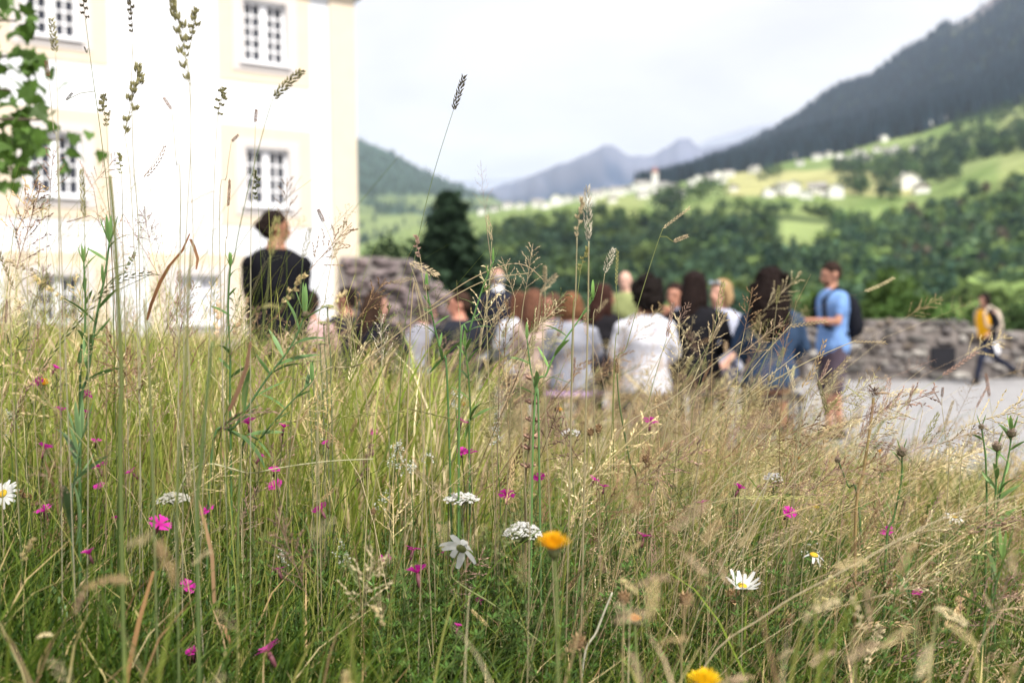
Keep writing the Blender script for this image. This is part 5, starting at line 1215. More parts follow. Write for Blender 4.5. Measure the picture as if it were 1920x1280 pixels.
# dry rolled leaf, reddish
def leaf_mesh(L, wd, col, curl=.3, seed=0, n=8, fold=.25):
    r_ = random.Random(seed); g = Geo(); V = []; C = []
    for i in range(n + 1):
        t = i / n; w_ = wd * .5 * (math.sin(math.pi * (t * .92 + .06)) ** .75) * (1 - .15 * t); z = curl * L * t * t; x = math.sqrt(max(0, t * t - (curl * t * t) ** 2)) * L
        V += [(x, -w_, z * -1 + w_ * fold), (x, 0, z * -1), (x, w_, z * -1 + w_ * fold)]; c = np.array(col) * r_.uniform(.9, 1.1); C += [c * 1.05, c * .8, c]
    q = [(i * 3 + j, i * 3 + j + 1, i * 3 + j + 4, i * 3 + j + 3) for i in range(n) for j in range(2)]
    g.add(V, None, q, np.array(C)); return g.mesh('leaf', M_plant)
def dry_leaf(label, pts, d, wd, col):
    P3 = [Vector(P(x, y, d)) for x, y in pts]; rt = root_of(pts[-1][0], d); e_ = empty('dry_grass_leaf', rt, label, 'grass leaf'); g = Geo(); V = []; n = len(P3); 
    for i, p in enumerate(P3):
        w_ = wd * (.25 + .75 * math.sin(math.pi * min(1, (i + .4) / (n + .6)))); V += [tuple(p - rt - Vector((w_ / 2, w_ * .3, 0))), tuple(p - rt + Vector((w_ / 2, 0, 0)))]
    q = [(2 * i, 2 * i + 1, 2 * i + 3, 2 * i + 2) for i in range(n)]; g.add(V, None, q, np.array([col] * len(V)) * np.linspace(1.1, .7, len(V))[:, None]); g.obj('blade', M_plant, e_)
dry_leaf('reddish brown dry leaf bending over before the white wall', [(356, 438), (342, 470), (318, 498), (300, 530), (284, 570), (276, 600)], 1.55, .0055, (.26, .12, .05))
dry_leaf('curled brown leaf tip hanging beside the bent dry leaf', [(368, 505), (371, 485), (364, 462), (357, 448)], 1.55, .005, (.30, .15, .07))
dry_leaf('blurred red brown blade left of the broad green leaves', [(470, 640), (462, 690), (448, 730), (430, 770)], 1.25, .006, (.27, .15, .09))
dry_leaf('orange brown curved blade above the lower magenta pinks', [(398, 1165), (420, 1172), (432, 1205), (436, 1280)], 1.4, .005, (.45, .25, .12))
dry_leaf('blurred orange brown blade standing in the lower left', [(288, 1070), (262, 1160), (240, 1260), (230, 1330)], 1.2, .006, (.42, .24, .11))
dry_leaf('reddish tan blade leaning left of the daisy with bent stem', [(370, 930), (384, 980), (398, 1040), (402, 1130)], 1.35, .005, (.45, .28, .15))

# leafy herbs with narrow leaves, each leaf its own piece
def leafy(label, pts, d, nl, L, wd, base_px=None, r=.0018, col=(.085, .165, .05), bud=False, tipcluster=4, start=.35, name='leafy_plant', cat='wild plant', budr=.009):
    P3, rt = path3(pts, d, base_px); e_ = empty(name, rt, label, cat, 'leafy stems with narrow leaves'); loc = [p - rt for p in P3]; n = len(loc); g = Geo()
    tube(g, loc, np.linspace(r * 1.2, r * .65, n), np.array(col) * 1.25, 6); g.obj('stem', M_plant, e_)
    ms = [leaf_mesh(L * s, wd * s, np.array(col) * 1.45 * c * np.array((1.1, 1, .9)), cu, sd) for s, c, cu, sd in ((1, 1, .25, 1), (.8, 1.3, .1, 2), (1.1, .8, .45, 3), (.6, 1.5, -.1, 4))]
    for k in range(nl):
        t = start + (1 - start) * k / nl; i = min(n - 2, int(t * (n - 1))); p = loc[i].lerp(loc[i + 1], t * (n - 1) - i); ax = (loc[i + 1] - loc[i]).normalized()
        a = k * 2.4 + rnd.uniform(-.4, .4); elev = rnd.uniform(.5, 1.1); sd = Vector((math.cos(a), math.sin(a) * .6, 0)); dr = (ax * math.sin(elev) + sd * math.cos(elev)).normalized()
        q_ = dr.to_track_quat('X', 'Z'); o = link('leaf', ms[k % 4], e_, p); o.rotation_mode = 'QUATERNION'; o.rotation_quaternion = q_ @ Euler((rnd.uniform(-.8, .8), 0, 0)).to_quaternion(); s_ = 1.15 - .55 * t; o.scale = (s_, s_, s_)
    for k in range(tipcluster):
        a = k * 6.28 / max(1, tipcluster); dr = Vector((math.cos(a) * .45, math.sin(a) * .3, 1)).normalized(); o = link('leaf', ms[3], e_, loc[-1] - Vector((0, 0, .002))); o.rotation_mode = 'QUATERNION'; o.rotation_quaternion = dr.to_track_quat('X', 'Z')
    if bud: knob(e_, loc[-1], budr, (loc[-1] - loc[-3]).normalized())
    return e_
def knob(parent, p, r_, ax):
    g = Geo(); n = 9; V = []; C = []
    for i in range(60):     # overlapping scales round a small ball
        z = 1 - 2 * (i + .5) / 60; a = i * 2.4; s = math.sqrt(1 - z * z); c = np.array((s * math.cos(a), s * math.sin(a), z * 1.1)) * r_; nrm_ = c / np.linalg.norm(c)
        tx = np.cross(nrm_, (0.1, 0, 1)); tx /= np.linalg.norm(tx); ty = np.cross(nrm_, tx); k = len(V)
        V += [c - tx * r_ * .22, c + tx * r_ * .22, c + nrm_ * r_ * .16 - ty * r_ * .28]; cc = np.array((.30, .20, .16)) if z > .2 else np.array((.16, .17, .08)); C += [cc, cc * .5, cc * 1.3]
    g.add(V, [(3 * i, 3 * i + 1, 3 * i + 2) for i in range(60)], None, np.array(C)); 
    bm = bmesh.new(); bmesh.ops.create_icosphere(bm, subdivisions=1, radius=r_ * .95); vv = [tuple(v.co) for v in bm.verts]; ff = [tuple(v.index for v in f.verts) for f in bm.faces]; bm.free()
    g.add(vv, ff, None, (.15, .12, .08)); o = g.obj('bud', M_seed, parent, smooth=False, loc=p); o.rotation_mode = 'QUATERNION'; o.rotation_quaternion = ax.to_track_quat('Z', 'Y'); return o
leafy('leafy green plant with upright tip leaves left of the tall thick stem', [(157, 492), (160, 560), (158, 640), (150, 740)], 1.55, 9, .052, .0085, 140, col=(.09, .17, .055))
leafy('broad leaved green plant crossing in front of the thick stem at left', [(205, 455), (196, 520), (180, 600), (165, 700), (150, 830)], 1.5, 11, .075, .012, 135, col=(.075, .15, .05), r=.0022)
leafy('grey green large leaved plant low at the left', [(150, 830), (140, 900), (135, 980)], 1.45, 8, .11, .014, 130, col=(.09, .16, .075), start=.1)
leafy('slim upright leafy shoot left of the black jacket', [(432, 500), (428, 580), (432, 680), (432, 800)], 1.6, 7, .045, .009, 430, col=(.08, .16, .05))
leafy('large narrow leaved knapweed with a bud at the elbow of the black jacket', [(572, 590), (545, 650), (500, 710), (440, 800), (395, 870)], 1.6, 14, .09, .013, 370, col=(.085, .165, .06), r=.0021, bud=True, tipcluster=4, start=.25, budr=.006)
leafy('leafy shoot leaning right below the large knapweed', [(585, 715), (540, 760), (490, 820), (450, 880)], 1.6, 7, .06, .010, 430, col=(.09, .17, .06))
leafy('knapweed with small bud before the stone ruin and spruce', [(800, 540), (812, 600), (828, 670), (840, 750)], 1.62, 9, .05, .009, 850, col=(.08, .17, .05), bud=True, budr=.006)
leafy('bushy leafy stem before the dark suited man', [(872, 650), (878, 700), (882, 780), (880, 860)], 1.65, 11, .05, .008, 880, col=(.09, .17, .05))
leafy('leafy stem leaning right up to the white collared man', [(925, 490), (905, 540), (880, 620), (862, 690)], 1.6, 9, .04, .006, 850, col=(.10, .2, .06))
leafy('slender leafy stem rising right before the light grey sweater', [(1112, 560), (1085, 600), (1050, 650), (1025, 700), (1000, 800)], 1.6, 8, .055, .008, 985, col=(.12, .24, .07))
leafy('leafy stem with long leaf before the beige top', [(988, 635), (995, 690), (1005, 740), (1010, 800)], 1.6, 6, .05, .009, 1012, col=(.11, .2, .07))
leafy('knapweed with round bud and two side leaves standing right of the feathery clock', [(1691, 848), (1690, 900), (1676, 970), (1660, 1050)], 1.6, 5, .045, .009, 1650, bud=True, tipcluster=2, col=(.09, .17, .05), budr=.0085)
leafy('small budded shoot leaning left of the feathery clock stem', [(1571, 862), (1590, 910), (1612, 970)], 1.6, 2, .03, .006, 1640, bud=True, tipcluster=0, col=(.09, .16, .05), budr=.0055)
leafy('left one of three knapweed buds at the right edge', [(1840, 800), (1848, 860), (1850, 950), (1848, 1050)], 1.6, 5, .04, .008, 1845, bud=True, tipcluster=2, col=(.09, .17, .05), budr=.005)
leafy('tallest knapweed with winged leaves at the right edge', [(1897, 812), (1890, 860), (1874, 930), (1862, 1010)], 1.6, 7, .055, .012, 1855, bud=True, tipcluster=3, col=(.095, .185, .055), budr=.008)
leafy('middle knapweed bud on a thick stem at the right edge', [(1869, 838), (1868, 900), (1866, 1000)], 1.55, 4, .05, .011, 1864, bud=True, tipcluster=1, col=(.09, .17, .05), budr=.008)
leafy('leafy green shoot low in the centre behind the daisy', [(700, 1090), (705, 1150), (700, 1230)], 1.5, 10, .03, .006, 700, col=(.10, .2, .05))
leafy('broad leaved green tuft at the lower right', [(1700, 1080), (1710, 1150), (1715, 1240)], 1.5, 8, .07, .012, 1715, col=(.08, .16, .05), start=.1)
leafy('narrow leaved plant at the lower right edge', [(1880, 1050), (1860, 1130), (1840, 1230)], 1.4, 8, .08, .010, 1830, col=(.09, .16, .05), start=.1)
# ------------------------------------------------------------------ flowers
def fstem(name, label, cat, group, px, py, d, base_dx=0, r=.0009, col=(.12, .17, .06), pts=None):
    P3, rt = path3(pts or [(px, py), (px + base_dx * .3, py + 60), (px + base_dx * .7, py + 150)], d, px + base_dx if pts is None else pts[-1][0]); e_ = empty(name, rt, label, cat, group); g = Geo()
    tube(g, [p - rt for p in P3], np.linspace(r * 1.3, r, len(P3)), np.array(col), 5); g.obj('stem', M_plant, e_); return e_, P3[-1] - rt
def pink_petal():
    g = Geo(); L = .0115; V = [(0, 0, 0), (L * .45, -.0022, .002), (L * .5, .0022, .002)]; k = 8; V = [(0, -.0008, 0), (0, .0008, 0), (L * .55, -.0032, .0015), (L * .55, .0032, .0015)]
    for i in range(k): V.append((L * (.93 if i % 2 else 1.08), -.0062 + .0124 * i / (k - 1), .001))
    C = [(.45, .015, .22)] * 2 + [(.62, .03, .36)] * 2 + [(.74, .05, .46)] * k
    g.add(V, [(2, 4, 5), (2, 5, 6), (2, 6, 7), (2, 7, 3), (3, 7, 8), (3, 8, 9), (3, 9, 10), (3, 10, 11)], [(0, 2, 3, 1)], np.array(C)); return g.mesh('petal', M_petal, smooth=False)
PP = pink_petal()
cg = Geo(); tube(cg, [(0, 0, -.014), (0, 0, -.006), (0, 0, 0)], [.0016, .0024, .0019], (.20, .07, .09), 7); CALYX = cg.mesh('calyx', M_plant)
def pink(px, py, d, label, s=1.0, tilt=(0, 0), closed=0.0, dim=1):
    s *= 1.02
    e_, tp = fstem('wild_pink', label, 'flower', 'magenta wild pinks', px, py, d, rnd.uniform(-40, 40), col=(.13, .15, .06))
    FLW.append((tp + e_.location, .010)); rx, ry = tilt; fr = Euler((rx + rnd.uniform(-.25, .25), ry + rnd.uniform(-.25, .25), rnd.uniform(0, 6.28)))
    o = link('calyx', CALYX, e_, tp, fr, s)
    for k in range(5):
        q_ = fr.to_quaternion() @ Euler((0, 0, k * 1.2566)).to_quaternion() @ Euler((0, -closed - rnd.uniform(0, .35), 0)).to_quaternion(); p_ = link('petal', PP, e_, tp + fr.to_quaternion() @ Vector((0, 0, .001))); p_.rotation_mode = 'QUATERNION'; p_.rotation_quaternion = q_; p_.scale = (s, s, s)
PK = [(103, 691, 1.9, 'topmost magenta pink at far left below the leafy plant', 1.2), (73, 718, 1.85, 'magenta pink beside the yellow bloom at the far left', 1), (162, 740, 2.0, 'small magenta pink under the leafy plant at left', 1), (114, 772, 1.75, 'upright magenta pink with dark calyx below the far left yellow bloom', 1), (162, 776, 2.0, 'half open magenta pink right of the dark calyx one', .8),
 (83, 843, 1.7, 'magenta cup shaped pink at the far left under two others', 1.15), (187, 876, 1.68, 'magenta pink in the lower left third of a trio near the big white umbel', 1.15), (180, 828, 2.0, 'faint magenta pink above the trio at left', .9), (249, 887, 1.6, 'bright magenta bud right in the trio at left', .85), (187, 914, 1.9, 'dull magenta pink below the trio at left', .95), (83, 960, 1.6, 'magenta pink right of the daisy at the left edge', 1.2), (216, 973, 1.6, 'tiny magenta bud between two larger pinks lower left', .5),
 (299, 984, 1.42, 'large soft magenta pink left of the blurred dark stem', 1.35), (168, 1040, 1.35, 'blurred purple bud in the lower left', .9), (389, 957, 1.6, 'magenta pink half behind the dark stem left of centre', 1), (350, 1102, 1.5, 'magenta pink low beside the green stems at lower left', 1.15), (361, 1225, 1.42, 'magenta pink near the bottom edge at left', 1.0), (504, 1222, 1.3, 'large ragged magenta pink at the bottom left of centre', 1.55), (523, 1068, 1.5, 'dark magenta pink seen from behind under the small white cluster', 1),
 (602, 956, 1.62, 'bright open magenta pink alone left of the yarrow', 1.15), (518, 912, 1.9, 'pale magenta pink left of the lone bright one', 1.3), (488, 856, 1.7, 'dark flat magenta pink above the pale one', 1), (514, 883, 1.65, 'narrow dark magenta pink between the flat and the pale one', .8), (466, 796, 1.75, 'spidery magenta pink left of the purple bud', 1.3), (532, 803, 1.7, 'long upright purple bud right of the spidery pink', .9), (612, 833, 1.65, 'slim dark purple bud under the long straw', .6),
 (774, 1030, 1.62, 'star shaped magenta pink left of the bent daisy', 1.2), (783, 1075, 1.42, 'soft magenta pink below left of the bent daisy', 1.4), (722, 1048, 1.9, 'dim pink bloom left of the star shaped one', 1), (832, 1036, 1.7, 'pink bloom half hidden behind the bent daisy', .9), (865, 792, 1.65, 'dark magenta pink below the braided spike', 1), (880, 852, 1.68, 'magenta pink lying wide open above the yarrow', 1.2), (866, 848, 1.7, 'dark side view pink touching the open one above the yarrow', .8),
 (950, 929, 1.58, 'magenta pink right of the small yarrow', 1.1), (1011, 896, 1.85, 'pale magenta pink above right of the small yarrow', 1), (1113, 901, 1.6, 'left one of two close magenta pinks right of centre', .8), (1132, 914, 1.6, 'right one of two close magenta pinks right of centre', .75), (1220, 791, 2.0, 'dark purple bloom among the straw right of centre', 1.3), (1385, 917, 1.65, 'magenta pink with toothed petals under the fluffy white head', 1), (1316, 943, 1.62, 'flat magenta pink crossed by the pale spike', 1.05), (1478, 963, 1.62, 'tilted magenta pink below the end of the pale spike', 1.05),
 (1206, 1007, 1.6, 'thin edge on magenta pink right of the big yellow bloom', 1.15), (1665, 997, 1.65, 'small magenta pink before the knapweed at right', .95), (1722, 1112, 1.55, 'small purple pink low at right', .75), (858, 1176, 1.4, 'blurred magenta bud near the bottom centre', .6), (900, 1125, 1.6, 'tiny magenta pink by the stem of the bent daisy', .6), (160, 948, 2.1, 'faint far pink behind the lower left leaves', 1), (470, 700 + 120, 2.3, 'faint far pink above the spidery one', .9), (700, 812, 2.6, 'faint far pink left of the braided spike', 1.1), (250, 640 + 60, 2.6, 'faint far pink at left above the green', 1.2)]
for (px, py, d, lab, s) in PK: pink(px, py, d, lab, s, closed=.35 if 'bud' in lab or 'cup' in lab or 'calyx' in lab else rnd.uniform(-.1, .2), tilt=(rnd.uniform(.0, .8), rnd.uniform(-.5, .5)))
def petal_white(L, wd, droop):
    g = Geo(); V = []; n = 5
    for i in range(n + 1):
        t = i / n; w_ = wd * .5 * (math.sin(math.pi * (.12 + t * .76)) ** .6); V += [(L * t, -w_, -droop * L * t * t), (L * t, 0, -droop * L * t * t - .0004), (L * t, w_, -droop * L * t * t)]
    g.add(V, None, [(i * 3 + j, i * 3 + j + 1, i * 3 + j + 4, i * 3 + j + 3) for i in range(n) for j in range(2)], (.80, .80, .78)); return g.mesh('petal', M_petal)
def daisy(px, py, d, label, ax, npet, L, wd, droops, pts=None, base_dx=20, disc=(.62, .38, .03), back=(.25, .27, .10), gaps=()):
    e_, tp = fstem('oxeye_daisy', label, 'flower', 'white daisies', px, py, d, base_dx, .0013, (.22, .25, .09), pts); q0 = Vector(ax).to_track_quat('Z', 'Y'); FLW.append((tp + e_.location, .020))
    bm = bmesh.new(); bmesh.ops.create_icosphere(bm, subdivisions=2, radius=1); vv = np.array([tuple(v.co) for v in bm.verts]); ff = [tuple(v.index for v in f.verts) for f in bm.faces]; bm.free()
    g = Geo(); g.add(vv * (.0075, .0075, .0035), ff, None, np.where(vv[:, 2:] > 0, np.array([disc]), np.array([back]))); o = g.obj('disc', M_seed, e_, loc=tp); o.rotation_mode = 'QUATERNION'; o.rotation_quaternion = q0
    g = Geo(); g.add(vv * (.0082, .0082, .0045) + (0, 0, -.0022), ff, None, back); o = g.obj('bracts', M_plant, e_, loc=tp); o.rotation_mode = 'QUATERNION'; o.rotation_quaternion = q0
    ms = [petal_white(L, wd, dr) for dr in droops]
    for k in range(npet):
        if k in gaps: continue
        q_ = q0 @ Euler((0, 0, k * 6.283 / npet + rnd.uniform(-.08, .08))).to_quaternion(); o = link('petal', ms[k % len(ms)], e_, tp + q_ @ Vector((.004, 0, 0))); o.rotation_mode = 'QUATERNION'; o.rotation_quaternion = q_ @ Euler((rnd.uniform(-.2, .2), 0, 0)).to_quaternion()
daisy(866, 1026, 1.46, 'white daisy seen from behind on a strongly bent stem in the lower centre', (.35, .75, .62), 9, .027, .012, (.25, .6, .1), pts=[(866, 1026), (852, 1050), (846, 1078), (870, 1100), (920, 1130), (985, 1180), (1040, 1270)], gaps=(5,))
daisy(1392, 1098, 1.5, 'white daisy held like a cup above a brown dead head in the lower right', (.05, -.25, 1), 13, .022, .0075, (-.55, -.75, -.35), base_dx=-40)
daisy(1526, 1040, 1.62, 'small white daisy with few drooping petals right of centre', (.1, -.3, 1), 9, .013, .005, (.5, .9), base_dx=-20, gaps=(2, 5))
daisy(6, 925, 1.6, 'white daisy cut by the left edge of the picture', (-.25, -.75, .5), 16, .021, .0065, (.1, .3), base_dx=-10)
daisy(1790, 968, 2.0, 'soft white bloom far right in the middle of the green', (.1, -.4, 1), 12, .016, .006, (.2, .5), base_dx=-10)
def umbel(px, py, d, label, wpx, hpx, n, col=(.80, .79, .76), name='yarrow', cat='flower', base_dx=10, fl=.0030, grp=None, back=None):
    e_, tp = fstem(name, label, cat, grp, px, py + hpx * .9, d, base_dx, .0013, (.2, .23, .11)); wd = wpx / FPX * d; hh = hpx / FPX * d; FLW.append((tp + e_.location + Vector((0, 0, hh * .6)), wd * .38))
    g = Geo(); gb = Geo()
    for i in range(n):
        r_ = math.sqrt((i + .5) / n); a = i * 2.4; cx = r_ * math.cos(a) * wd / 2; cy_ = r_ * math.sin(a) * wd / 2; z = hh * (.9 - .5 * r_ * r_) + rnd.uniform(-.12, .12) * hh; c = np.array(tp) + (cx, cy_, z)
        if i % 3 == 0: tube(gb, [tp, tp + Vector((cx * .6, cy_ * .6, z * .45)), Vector(c)], .0005, (.2, .23, .1), 3)
        m = 5; V = [tuple(c + (0, 0, .0006))]; al = rnd.uniform(0, 6)
        mm = rot_to(np.array((rnd.gauss(0, .45) + cx / wd, rnd.gauss(-.55, .4), 1.0)))
        for k in range(2 * m): aa = al + k * math.pi / m; rr = fl * (1 if k % 2 == 0 else .62); V.append(tuple(c + mm @ np.array((math.cos(aa) * rr, math.sin(aa) * rr, 0))))
        cc = np.array([np.array(col) * .75] + [np.array(col) * rnd.uniform(.85, 1.05)] * (2 * m)); g.add(V, [(0, 1 + k, 1 + (k + 1) % (2 * m)) for k in range(2 * m)], None, cc)
    g.obj('flower_cluster', M_petal, e_, smooth=False); gb.obj('rays', M_plant, e_); return e_
umbel(866, 925, 1.62, 'smaller white yarrow head above left of the big yellow bloom', 66, 24, 130)
umbel(980, 982, 1.56, 'larger white yarrow head touching the big yellow bloom', 74, 40, 190)
umbel(325, 925, 1.5, 'soft whitish umbel behind the blurred stems at lower left', 60, 22, 90, (.62, .6, .52))
umbel(1070, 805, 1.9, 'small whitish flower head among straw above the yarrow', 40, 16, 34, (.7, .68, .66))
umbel(1450, 886, 1.8, 'fluffy whitish head crossed by a small brown spike right of centre', 34, 24, 40, (.72, .7, .7))
for (px, py, w_) in ((614, 572, 22), (607, 603, 26), (600, 640, 26), (586, 672, 36), (578, 706, 30)):
    umbel(px, py, 1.85, 'flat yellow green flower tier %s before the cream corner strip' % {572: 'at the top', 603: 'second from the top', 640: 'in the middle', 672: 'second from the bottom', 706: 'at the bottom'}[py], w_, 7, 22, (.38, .40, .16), 'spurge_flower', fl=.0026, grp='flat green flower tiers')
def bedstraw(px, py, d, label, n, spread, hpx, col=(.76, .77, .70)):
    e_, tp = fstem('bedstraw', label, 'flower', 'white bedstraw', px, py + hpx, d, 10, .0009, (.11, .19, .05)); sp = spread / FPX * d; hh = hpx / FPX * d; FLW.append((tp + e_.location + Vector((0, 0, hh * .5)), .010)); g = Geo(); gb = Geo()
    for i in range(n):
        t = rnd.random(); a = rnd.uniform(0, 6.28); r_ = sp * .5 * (1 - .75 * t) * rnd.uniform(.3, 1); c = np.array(tp) + (r_ * math.cos(a), r_ * math.sin(a), hh * t); n2 = rnd.randint(2, 4)
        tube(gb, [Vector((tp.x, tp.y, tp.z + hh * t * .8)), Vector(c)], .00035, (.14, .22, .07), 3)
        for j in range(n2):
            cc_ = c + np.array([rnd.gauss(0, .0022) for _ in range(3)]); dr = np.array([rnd.gauss(0, 1), rnd.gauss(0, 1) - .5, rnd.gauss(0, 1) + 1]); m = rot_to(dr); V = [cc_]
            for k in range(8): rr = .0024 if k % 2 == 0 else .0008; V.append(cc_ + m[:, 0] * math.cos(k * .785) * rr + m[:, 1] * math.sin(k * .785) * rr)
            g.add(V, [(0, 1 + k, 1 + (k + 1) % 8) for k in range(8)], None, np.array(col) * rnd.uniform(.8, 1.05))
    g.obj('flower_cluster', M_petal, e_, smooth=False); gb.obj('branches', M_plant, e_)
bedstraw(745, 826, 1.62, 'white bedstraw spray left of the centre under the braided spike', 34, 55, 60)
bedstraw(770, 858, 1.64, 'small white bedstraw tuft at the start of the drooping tan spike', 14, 24, 24)
bedstraw(800, 840, 1.64, 'faint bedstraw tuft right of the larger white spray', 10, 34, 30)
bedstraw(932, 770, 1.66, 'tall slim white bedstraw left of the dried whorled stalk', 24, 34, 60)
bedstraw(530, 1030, 1.58, 'bright white bedstraw tuft above the dark magenta pink', 16, 30, 24)
bedstraw(640, 1010, 1.6, 'white bedstraw spray below the lone bright magenta pink', 24, 50, 50)
bedstraw(855, 735, 1.7, 'specks of white bedstraw under the leafy stem in the centre', 12, 50, 30)
bedstraw(605, 715, 1.85, 'creamy bedstraw column under the flat green tiers', 26, 50, 110, (.66, .68, .5))
bedstraw(20, 765, 1.75, 'pale bedstraw at the far left edge', 20, 50, 50, (.62, .64, .5))
bedstraw(720, 920, 1.66, 'small white bedstraw dots left of the small yarrow', 12, 60, 40)
bedstraw(1520, 1000, 1.66, 'green bedstraw with few white dots right of centre', 10, 60, 50)
def yellow(px, py, d, label, wpx, col=(.86, .50, .015), name='hawkbit', dome=.55, pts=None):
    e_, tp = fstem(name, label, 'flower', 'yellow blooms', px, py + wpx * .25, d, 10, .0016, (.22, .27, .09), pts); r0 = wpx / FPX * d / 2; g = Geo(); FLW.append((tp + e_.location, r0 * .8))
    for i in range(64):
        a = i * 2.4; t = math.sqrt((i + .5) / 64); el = (1 - t) * 1.3 + .32; dr = Vector((math.cos(a) * math.cos(el), math.sin(a) * math.cos(el), math.sin(el) * 1.15)); l = r0 * (.85 + .22 * t) * rnd.uniform(.9, 1.1); s_ = Vector((-math.sin(a), math.cos(a), 0)) * r0 * .10
        V = [tp, tp + dr * l * .5 - s_, tp + dr * l - s_ * .9, tp + dr * l + s_ * .9, tp + dr * l * .5 + s_]; c = np.array(col) * rnd.uniform(.9, 1.1); g.add([tuple(v) for v in V], [(0, 1, 4)], [(1, 2, 3, 4)], np.array([c * .8, c, c, c, c]))
    g.obj('petals', M_petal, e_, smooth=False); g = Geo(); tube(g, [tp - Vector((0, 0, r0 * .55)), tp - Vector((0, 0, r0 * .2)), tp + Vector((0, 0, r0 * .12))], [r0 * .16, r0 * .34, r0 * .38], (.16, .18, .07), 8); g.obj('bracts', M_plant, e_)
yellow(1038, 1014, 1.0, 'big out of focus yellow bloom touching the larger yarrow', 66)
yellow(1322, 1272, 1.02, 'out of focus yellow bloom cut by the bottom edge', 70, (.88, .62, .02))
yellow(1190, 1158, 1.2, 'blurred orange bud on a green stem near the bottom', 28, (.80, .42, .10))
yellow(868, 757, 2.6, 'small yellow dot bloom below the dark suited man', 14)
yellow(1050, 767, 2.6, 'small yellow dot bloom under the lilac cushion', 14)
yellow(80, 716, 1.9, 'orange yellow bloom behind the magenta pink at far left', 30, (.80, .45, .04))
yellow(620, 765, 2.8, 'faint yellow bloom under the flat green tiers', 14)
yellow(1650, 845, 2.6, 'faint yellow bloom left of the right hand knapweed', 12)
yellow(1530, 950, 2.2, 'small yellow bloom below the level pale spike', 14, (.75, .6, .05))
yellow(1495, 858, 2.3, 'small orange bloom amid the straw at right', 14, (.55, .25, .03))
yellow(590, 655, 2.8, 'faint yellow bloom in the haze of grass before the pink top', 16, (.6, .5, .08))
# brown dead heads
def dead(px, py, d, label, s=1.0, col=(.36, .24, .13), name='dead_flower_head'):
    e_, tp = fstem(name, label, 'dead flower', 'brown dead flower heads', px, py, d, rnd.uniform(-20, 20), .0011, (.34, .28, .14)); g = Geo()
    for i in range(40):
        z = 1 - 1.6 * (i + .5) / 40; a = i * 2.4; q_ = math.sqrt(max(0, 1 - z * z)); dr = np.array((q_ * math.cos(a), q_ * math.sin(a), z)); c = np.array(tp) + dr * .005 * s; sd = np.cross(dr, (.1, .2, 1)); sd = sd / (np.linalg.norm(sd) + 1e-6) * .002 * s
        g.add([c - sd, c + sd, c + dr * .004 * s + np.array((0, 0, .001 * s))], [(0, 1, 2)], None, np.array(col) * rnd.uniform(.5, 1.4))
    bm = bmesh.new(); bmesh.ops.create_icosphere(bm, subdivisions=1, radius=.005 * s); g.add([tuple(v.co + tp) for v in bm.verts], [tuple(v.index for v in f.verts) for f in bm.faces], None, np.array(col) * .6); bm.free(); g.obj('head', M_seed, e_, smooth=False)
for (px, py, s, lab) in ((1374, 1120, 2.2, 'tan withered daisy head directly below the cup shaped white daisy'), (1480, 1163, 1.5, 'brown button head right of the withered daisy'), (1476, 1188, 1, 'small dark withered head under the brown button'), (1660, 1096, 1.4, 'brown dead head in the green right of the button head'), (1880, 1112, 1.5, 'dark brown dead head near the right edge'), (1905, 1120, 1.6, 'darkest dead head cut close to the right edge'), (1121, 805, 1.2, 'brown clover like head among straw above the two close pinks'), (1197, 950, 1.3, 'green brown spiky head on a tall stem right of centre'), (1211, 862, 1.2, 'dark toothed brown head right of centre'), (1107, 812, 1.1, 'small brown head beside the clover like head'), (1085, 1205, 1.6, 'blurred dark brown head at the bottom centre'), (1285, 1125, 1.5, 'blurred brown head left of the withered daisy'), (1170, 1122, 1.4, 'blurred brown head right of the white straw'), (1884, 990, 1.3, 'small brown head on a slanting stem near the right edge'), (700, 960, .9, 'small brown head left of the yarrow')):
    dead(px, py, 1.6 if 'blur' not in lab else 1.25, lab, s)
# ribwort head, dried whorled stalk, feathery clock
e_, tp = fstem('ribwort_plantain', 'brown oval plantain head on a long bare stem in front of the white sweater', 'wild plant', None, 1157, 700, 1.62, 0, .0013, (.14, .19, .07), [(1157, 700), (1162, 760), (1180, 860), (1198, 960)])
g = Geo(); put_head(g, 'dense', np.array(tp), np.array((-.1, 0, 1)), .026, (.30, .20, .11), 0, 2.6); g.obj('seed_head', M_seed, e_, smooth=False)
e_, tp = fstem('dried_whorled_stalk', 'dried stalk with rings of brown seed cups stacked above the yarrow', 'wild plant', None, 1000, 705, 1.62, 0, .0014, (.28, .22, .12), [(1000, 705), (998, 780), (990, 860), (985, 960)])
for k, yy in enumerate((712, 757, 790, 822, 842, 876)):
    c = P([1000, 999, 1000, 996, 992, 990][k], yy, 1.62) - Vector(e_.location); g = Geo()
    for j in range(9):
        a = j * .7; d_ = Vector((math.cos(a), math.sin(a), .35 + .2 * (j % 2))); tube(g, [c, c + d_ * .006, c + d_ * .013], [.0008, .0028, .0016], np.array((.36, .22, .16)) * rnd.uniform(.6, 1.3), 5)
    g.obj('whorl', M_seed, e_)
e_, tp = fstem('feathery_seed_clock', 'half blown white feathery seed clock on a thick stem before the pale gravel', 'wild plant', None, 1638, 745, 1.58, 0, .0022, (.42, .30, .13), [(1638, 745), (1632, 800), (1620, 880), (1604, 1000)])
g = Geo()
